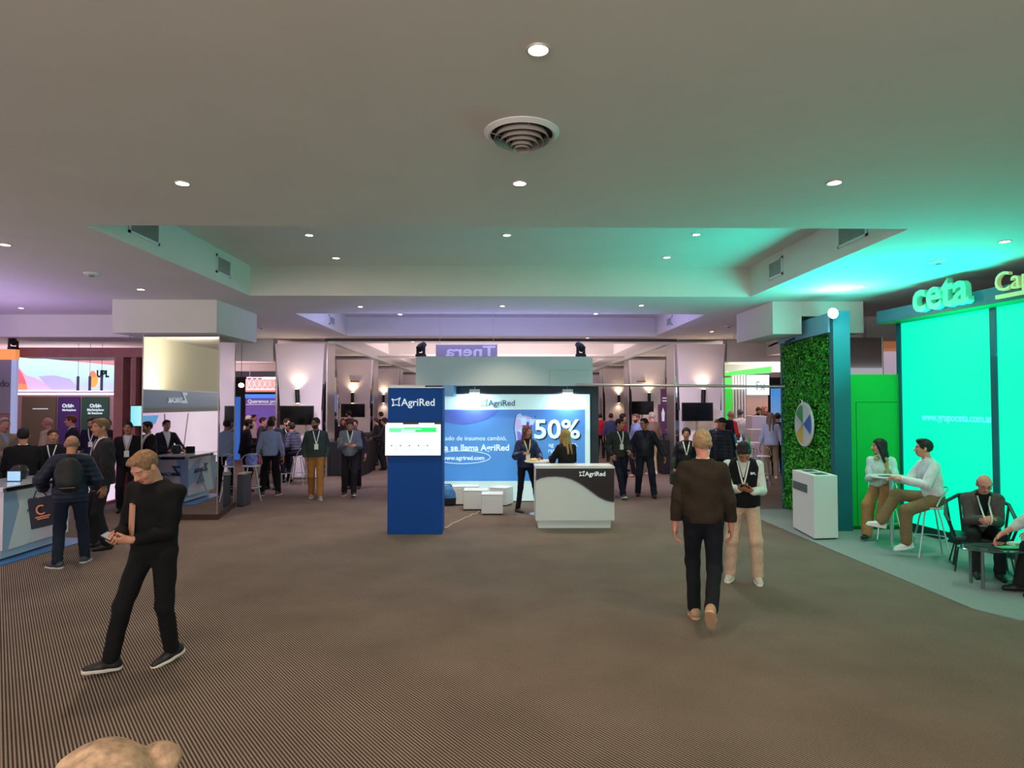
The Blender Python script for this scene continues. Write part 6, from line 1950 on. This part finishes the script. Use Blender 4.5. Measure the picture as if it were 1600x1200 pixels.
person('burly bearded man in dark green sweater and tan trousers, walking', x, y, 1.80, 198, skin='tan', hair='cut', hairc=(30, 24, 24), beard=(36, 28, 26), top='sweater', topc=(54, 66, 64), collar='v', shirtc=(40, 50, 54), legc=(158, 112, 60), shoec=(150, 140, 130), solec=(214, 206, 196), q=1, pose='pockets', fat=.20, lanyard=True, glasses=True, yaw=-38, legw=1.1)
x, y = at(547, 775)
a = person('young man in grey sweater with lanyard looking at a phone while walking', x, y - .05, 1.79, 193, skin='fair', hair='short', hairc=(70, 50, 40), top='sweater', topc=(116, 124, 134), collar='v', shirtc=(40, 40, 60), legc=(34, 32, 38), shoec=(60, 50, 52), solec=(214, 206, 200), q=1, pitch=32, lanyard=True, badge=False,
           feet=[(-.09, .16, .02, 12), (.12, -.18, .0, 0)], hands=[(-.12, .28, 1.16), (.10, .27, 1.18)])
phone_at(a, 1, 'phone in the hand of the young man in the grey sweater', off=(.01, .08, .02))
person('man in dark blue shirt walking right behind the grey-sweater man', xa(556, 15.9), 15.9, 1.72, 182, skin='fair', hair='short', hairc=(36, 28, 30), top='shirt', topc=(46, 46, 64), legc=(30, 28, 34), q=1)
person('red-haired woman in pink top by the first left pilaster', xa(517, 22.0), 22.0, 1.66, -100, skin='fair', hair='long', hairc=(120, 56, 40), top='sweater', topc=(196, 130, 120), q=0, female=True)
person('dark-suited man standing before the periwinkle panel', xa(524, 24.0), 24.0, 1.80, 110, skin='brown', hair='short', hairc=(26, 30, 50), top='suit', topc=(28, 30, 48), q=0)
person('bearded man in dark suit before the second television at left', xa(547, 22.9), 22.9, 1.86, 60, skin='tan', hair='short', hairc=(34, 26, 26), beard=(46, 34, 32), top='suit', topc=(26, 26, 32), q=0)
person('auburn-haired woman bending forward near the second left television', xa(537, 22.0), 22.0, 1.60, 200, skin='fair', hair='long', hairc=(110, 56, 40), top='sweater', topc=(40, 36, 44), q=0, female=True)
person('woman in black with tied dark hair serving at the left buffet', xa(588, 20.3) + .3, 20.3, 1.66, 80, skin='tan', hair='bun', hairc=(26, 22, 24), top='sweater', topc=(40, 40, 46), legc=(22, 22, 26), q=0, female=True, pose='table', legw=1.3)
person('second waiter in black behind the woman at the left buffet', xa(590, 21.8), 21.8, 1.62, 80, skin='fair', hair='short', hairc=(70, 56, 54), top='shirt', topc=(30, 30, 34), q=0)
person('man in black suit farthest along the left buffet, by the blue kiosk', xa(597, 24.0), 24.0, 1.80, 60, skin='fair', hair='short', hairc=(54, 36, 30), top='suit', topc=(22, 22, 28), q=0)
person('person in white cap and cream top in the left far hall', xa(390, 21.5), 21.5, 1.70, -60, skin='fair', hair='grey', hairc=(230, 220, 210), top='sweater', topc=(226, 206, 190), q=0)
person('dark-haired person behind the white cap, left far hall', xa(398, 22.5), 22.5, 1.72, -90, skin='fair', hair='short', hairc=(50, 34, 40), top='shirt', topc=(226, 214, 220), q=0)
# reflected in the pillar side: people further inside the hall at its left
person('bearded man in dark jacket near the mirrored pillar corner', -5.60, 15.8, 1.80, 170, skin='tan', hair='short', hairc=(36, 28, 28), beard=(40, 30, 28), top='jacket', topc=(44, 46, 54), lanyard=True, q=0)

# --- centre: stand staff
a = person('long-haired woman in navy jacket standing at the AgriRed high table', xa(822, 12.55), 12.50, 1.68, 192, skin='tan', hair='long', hairc=(96, 48, 44), top='jacket', topc=(34, 44, 82), shirtc=(30, 26, 34), legc=(20, 22, 34), shoec=(60, 52, 50), q=1, female=True, lanyard=(224, 214, 150), yaw=25,
           feet=[(-.22, .0, 0, 0, 0), (.18, .06, 0, 0, 20)], hands=[(-.20, .30, 1.04), (.14, .30, 1.14)], legw=.8)
a = person('woman with long blonde-tipped hair seated behind the AgriRed counter, back turned', xa(884, 11.75), 11.70, 1.66, 20, skin='fair', hair='long', hairc=(150, 124, 72), top='sweater', topc=(26, 24, 28), legc=(24, 24, 30), q=1, female=True, yaw=12,
           pel=(0, 0, .88), feet=[(-.10, .34, .28, 0), (.10, .36, .28, 0)], hands=[(-.14, .36, 1.08), (.14, .36, 1.08)])
# --- right middle
x, y = at(966, 778)
person('man in dark green sweater with lanyard and badge talking, facing right', x + .02, y, 1.78, 196, skin='tan', hair='short', hairc=(34, 26, 26), top='sweater', topc=(46, 52, 50), collar='v', shirtc=(30, 34, 36), legc=(24, 30, 50), shoec=(60, 70, 96), solec=(220, 220, 224), q=1, lanyard=True, yaw=32,
       feet=[(-.14, -.12, 0, 0), (.02, .24, .02, 12)], hands=[(-.10, .30, 1.06), (.24, .14, .98)])
x, y = at(1012, 777)
person('stout man in black jacket with glasses walking and looking left', x - .03, y + .1, 1.78, 170, skin='tan', hair='short', hairc=(34, 28, 30), top='jacket', topc=(34, 36, 44), shirtc=(30, 30, 34), legc=(26, 32, 44), shoec=(28, 26, 30), q=1, fat=.14, glasses=True, yaw=-42, legw=1.1,
       feet=[(-.18, .22, .0, 0), (.16, -.10, .0, 0)], hands=[(-.42, .04, .92), (.30, .12, .98)])
person('bearded man in light blue shirt behind the black-jacket man', xa(996, 18.2), 18.2, 1.82, 120, skin='tan', hair='short', hairc=(86, 58, 48), beard=(70, 50, 44), top='shirt', topc=(120, 134, 180), legc=(26, 26, 34), shoec=(180, 130, 110), q=1)
person('white-haired man in tan jacket turned away, right of the second television', xa(1020, 18.7), 18.7, 1.86, 20, skin='pink', hair='grey', hairc=(180, 166, 164), top='jacket', topc=(120, 96, 84), legc=(180, 160, 120), shoec=(210, 206, 200), q=1, pose='talk')
person('person in bright red jacket at the dark edge of the AgriRed wall', xa(938, 24.5), 24.5, 1.72, -20, skin='fair', hair='short', hairc=(40, 26, 28), top='jacket', topc=(190, 24, 44), q=0)
person('man in blue sweater seen from behind, under the far sconce', xa(955, 23.0), 23.0, 1.76, 0, skin='tan', hair='short', hairc=(60, 40, 36), top='sweater', topc=(62, 72, 116), q=0, fat=.06)
person('dark-haired man in maroon shirt in profile between two talkers', xa(972, 19.8), 19.8, 1.80, -70, skin='fair', hair='short', hairc=(44, 26, 30), top='shirt', topc=(120, 40, 60), q=0)
x, y = at(1066, 800)
person('dark-haired woman in black leather jacket with white lanyard and bag', xa(1073, 12.4), 12.4, 1.64, 165, skin='tan', hair='pony', hairc=(40, 26, 26), top='jacket', topc=(24, 26, 30), shirtc=(20, 24, 28), legc=(26, 28, 34), q=1, female=True, lanyard=True, badge=False, hands=[(-.26, .10, .88), (.24, .12, .85)])
t = thing('shoulder_bag', 'black bag carried low by the woman in the leather jacket', 'bag', (xa(1056, 12.3), 12.2, .55))
MB().box(-.14, .14, -.05, .05, 0, .24).build('bag_body', mat('bag_black_leather', (22, 22, 25), .5), t, world=False, bevel=.03)
MB().tube([(-.1, 0, .23), (-.06, 0, .42), (.06, 0, .42), (.1, 0, .23)], .009, 6).build('handle', M_BLACKP, t, world=False)
person('man in dark baseball cap and navy jacket looking left behind the brown sweater', xa(1131, 14.0), 14.0, 1.80, 120, skin='tan', hair='cap', hairc=(40, 32, 30), top='puffer', topc=(20, 30, 38), q=1, fat=.08)
person('young man with lanyard smiling behind the dark baseball cap', xa(1122, 17.0), 17.0, 1.70, 178, skin='pink', hair='short', hairc=(90, 56, 44), top='shirt', topc=(26, 30, 44), lanyard=True, q=0)
person('grey balding man in red and black vest in profile near the green stand', xa(1142, 19.0), 19.0, 1.90, -60, skin='pink', hair='bald', hairc=(150, 140, 140), top='vest', topc=(26, 26, 38), shirtc=(196, 46, 56), q=1, fat=.12, hands=[(-.1, .30, 1.15), (.12, .30, 1.12)], pitch=8)
person('man in white shirt and bright blue trousers, back turned, near the green stand', xa(1159, 21.0), 21.0, 1.92, 10, skin='tan', hair='short', hairc=(90, 90, 110), top='shirt', topc=(232, 234, 240), legc=(60, 140, 200), q=1, pose='talk')
person('dark-haired man in black behind the tall white plinth', xa(1186, 20.95), 20.95, 1.76, 176, skin='tan', hair='short', hairc=(30, 22, 22), beard=(40, 28, 26), top='shirt', topc=(18, 18, 20), lanyard=True, q=1, z0=.25, pitch=25)
person('brown-haired person beside the man in black at the plinth', xa(1194, 22.5 - .9), 21.5, 1.82, 200, skin='pink', hair='long', hairc=(150, 96, 70), top='sweater', topc=(60, 40, 44), q=0, z0=.2)
person('long grey-haired woman in pale blue shirt and khaki trousers, back turned, stand-in for a reflection', xa(1207, 17.5), 17.5, 1.86, -20, skin='tan', hair='long', hairc=(120, 104, 94), top='shirt', topc=(168, 184, 214), legc=(160, 140, 110), shoec=(210, 204, 200), q=1, female=True)  # solid figure in place of her reflection in the right pillar mirror
person('dark-clothed person beside the grey-haired woman', xa(1218, 18.6), 18.6, 1.84, -10, skin='tan', hair='short', hairc=(34, 26, 28), top='sweater', topc=(26, 26, 38), legc=(20, 20, 28), q=0)

# --- seated at the green stand
x1_, y1_, z1_ = SEAT1
a = person('woman in white shirt with tan scarf, seated on a stool and looking left', x1_ - .05, y1_ - .02, 1.70, 138, skin='fair', hair='long', hairc=(40, 28, 30), top='shirt', topc=(206, 222, 222), legc=(176, 128, 86), shoec=(24, 24, 28), q=2, female=True, yaw=-62, legw=1.35,
           pel=(0, -.02, z1_ + .12), feet=[(-.06, .36, .30, -20, 5), (.14, .38, .04, 0, -15)], hands=[(-.10, .30, .98), (.05, .32, .96)], lean=10, pitch=0, torso_yaw=6)
F = Fld([cap(a['T'](-.07, .10, .47), a['T'](-.10, .14, .14), .030, .034, .02), cap(a['T'](-.07, .10, .47), a['T'](-.04, -.10, .47), .03, .03, .02), cap(a['T'](.06, .10, .48), a['T'](-.04, -.10, .47), .028, .03, .02)], .009, .004)
F.noise(.004, 30, 2); v_, f_ = F.mesh()
t = thing('scarf', 'tan scarf over the shoulder of the woman in the white shirt', 'scarf', a['root'].location, a['root'].rotation_euler.z)
np_mesh('cloth', [(v_, f_)], [mat('scarf_tan', (170, 146, 96), .85, noise=.15, nscale=30)], t)
x2_, y2_, z2_ = SEAT2
a = person('young man in white shirt and olive trousers, seated on a stool, legs crossed', x2_ + .02, y2_, 1.78, 82, skin='fair', hair='tall', hairc=(26, 36, 34), top='shirt', topc=(214, 218, 224), legc=(128, 108, 78), shoec=(222, 224, 226), solec=(236, 238, 238), q=2, yaw=-14, legw=1.15,
           pel=(0, -.03, z2_ + .12), feet=[(-.10, .38, .12, -12, 5), (.10, .62, .36, 10, 0)], hands=[(-.12, .40, 1.06), (.10, .42, 1.05)], lean=8,
           kn=[(-.1, 1, .3), (.0, .6, 1)])
a = person('bald man in grey blazer with lanyard seated in the dark lounge chair', AX, AY - .02, 1.70, 152, skin='pink', hair='bald', hairc=(110, 96, 88), top='suit', topc=(84, 78, 76), shirtc=(20, 24, 28), legc=(26, 32, 32), shoec=(20, 22, 24), q=2, pitch=26, yaw=4, lanyard=(190, 200, 190), glasses=True, fat=.10, beard=None,
           pel=(0, -.06, .52), feet=[(-.10, .44, .0, 0), (.12, .42, .0, 0)], hands=[(-.035, .40, .68), (.035, .39, .69)], lean=22, z0=STZ,
           hd=[dict(f=(.8, .5, .0), n=(.3, -.8, -.2), c='hold'), dict(f=(-.8, .5, .0), n=(-.3, -.8, -.2), c='hold')])
a = person('person at the right edge reaching a bare forearm over the coffee table, mostly cut off', 6.20, 6.92, 1.70, 84, skin='pink', hair='short', hairc=(24, 28, 26), top='shirt', topc=(196, 206, 204), legc=(30, 34, 36), shoec=(26, 26, 28), q=2, sleeve=.35, pitch=20,
           pel=(0, -.05, .56), feet=[(-.12, .42, .0, 0), (.12, .46, .0, 0)], hands=[(-.10, .40, .66), (.20, .60, .60)], lean=30, z0=STZ)
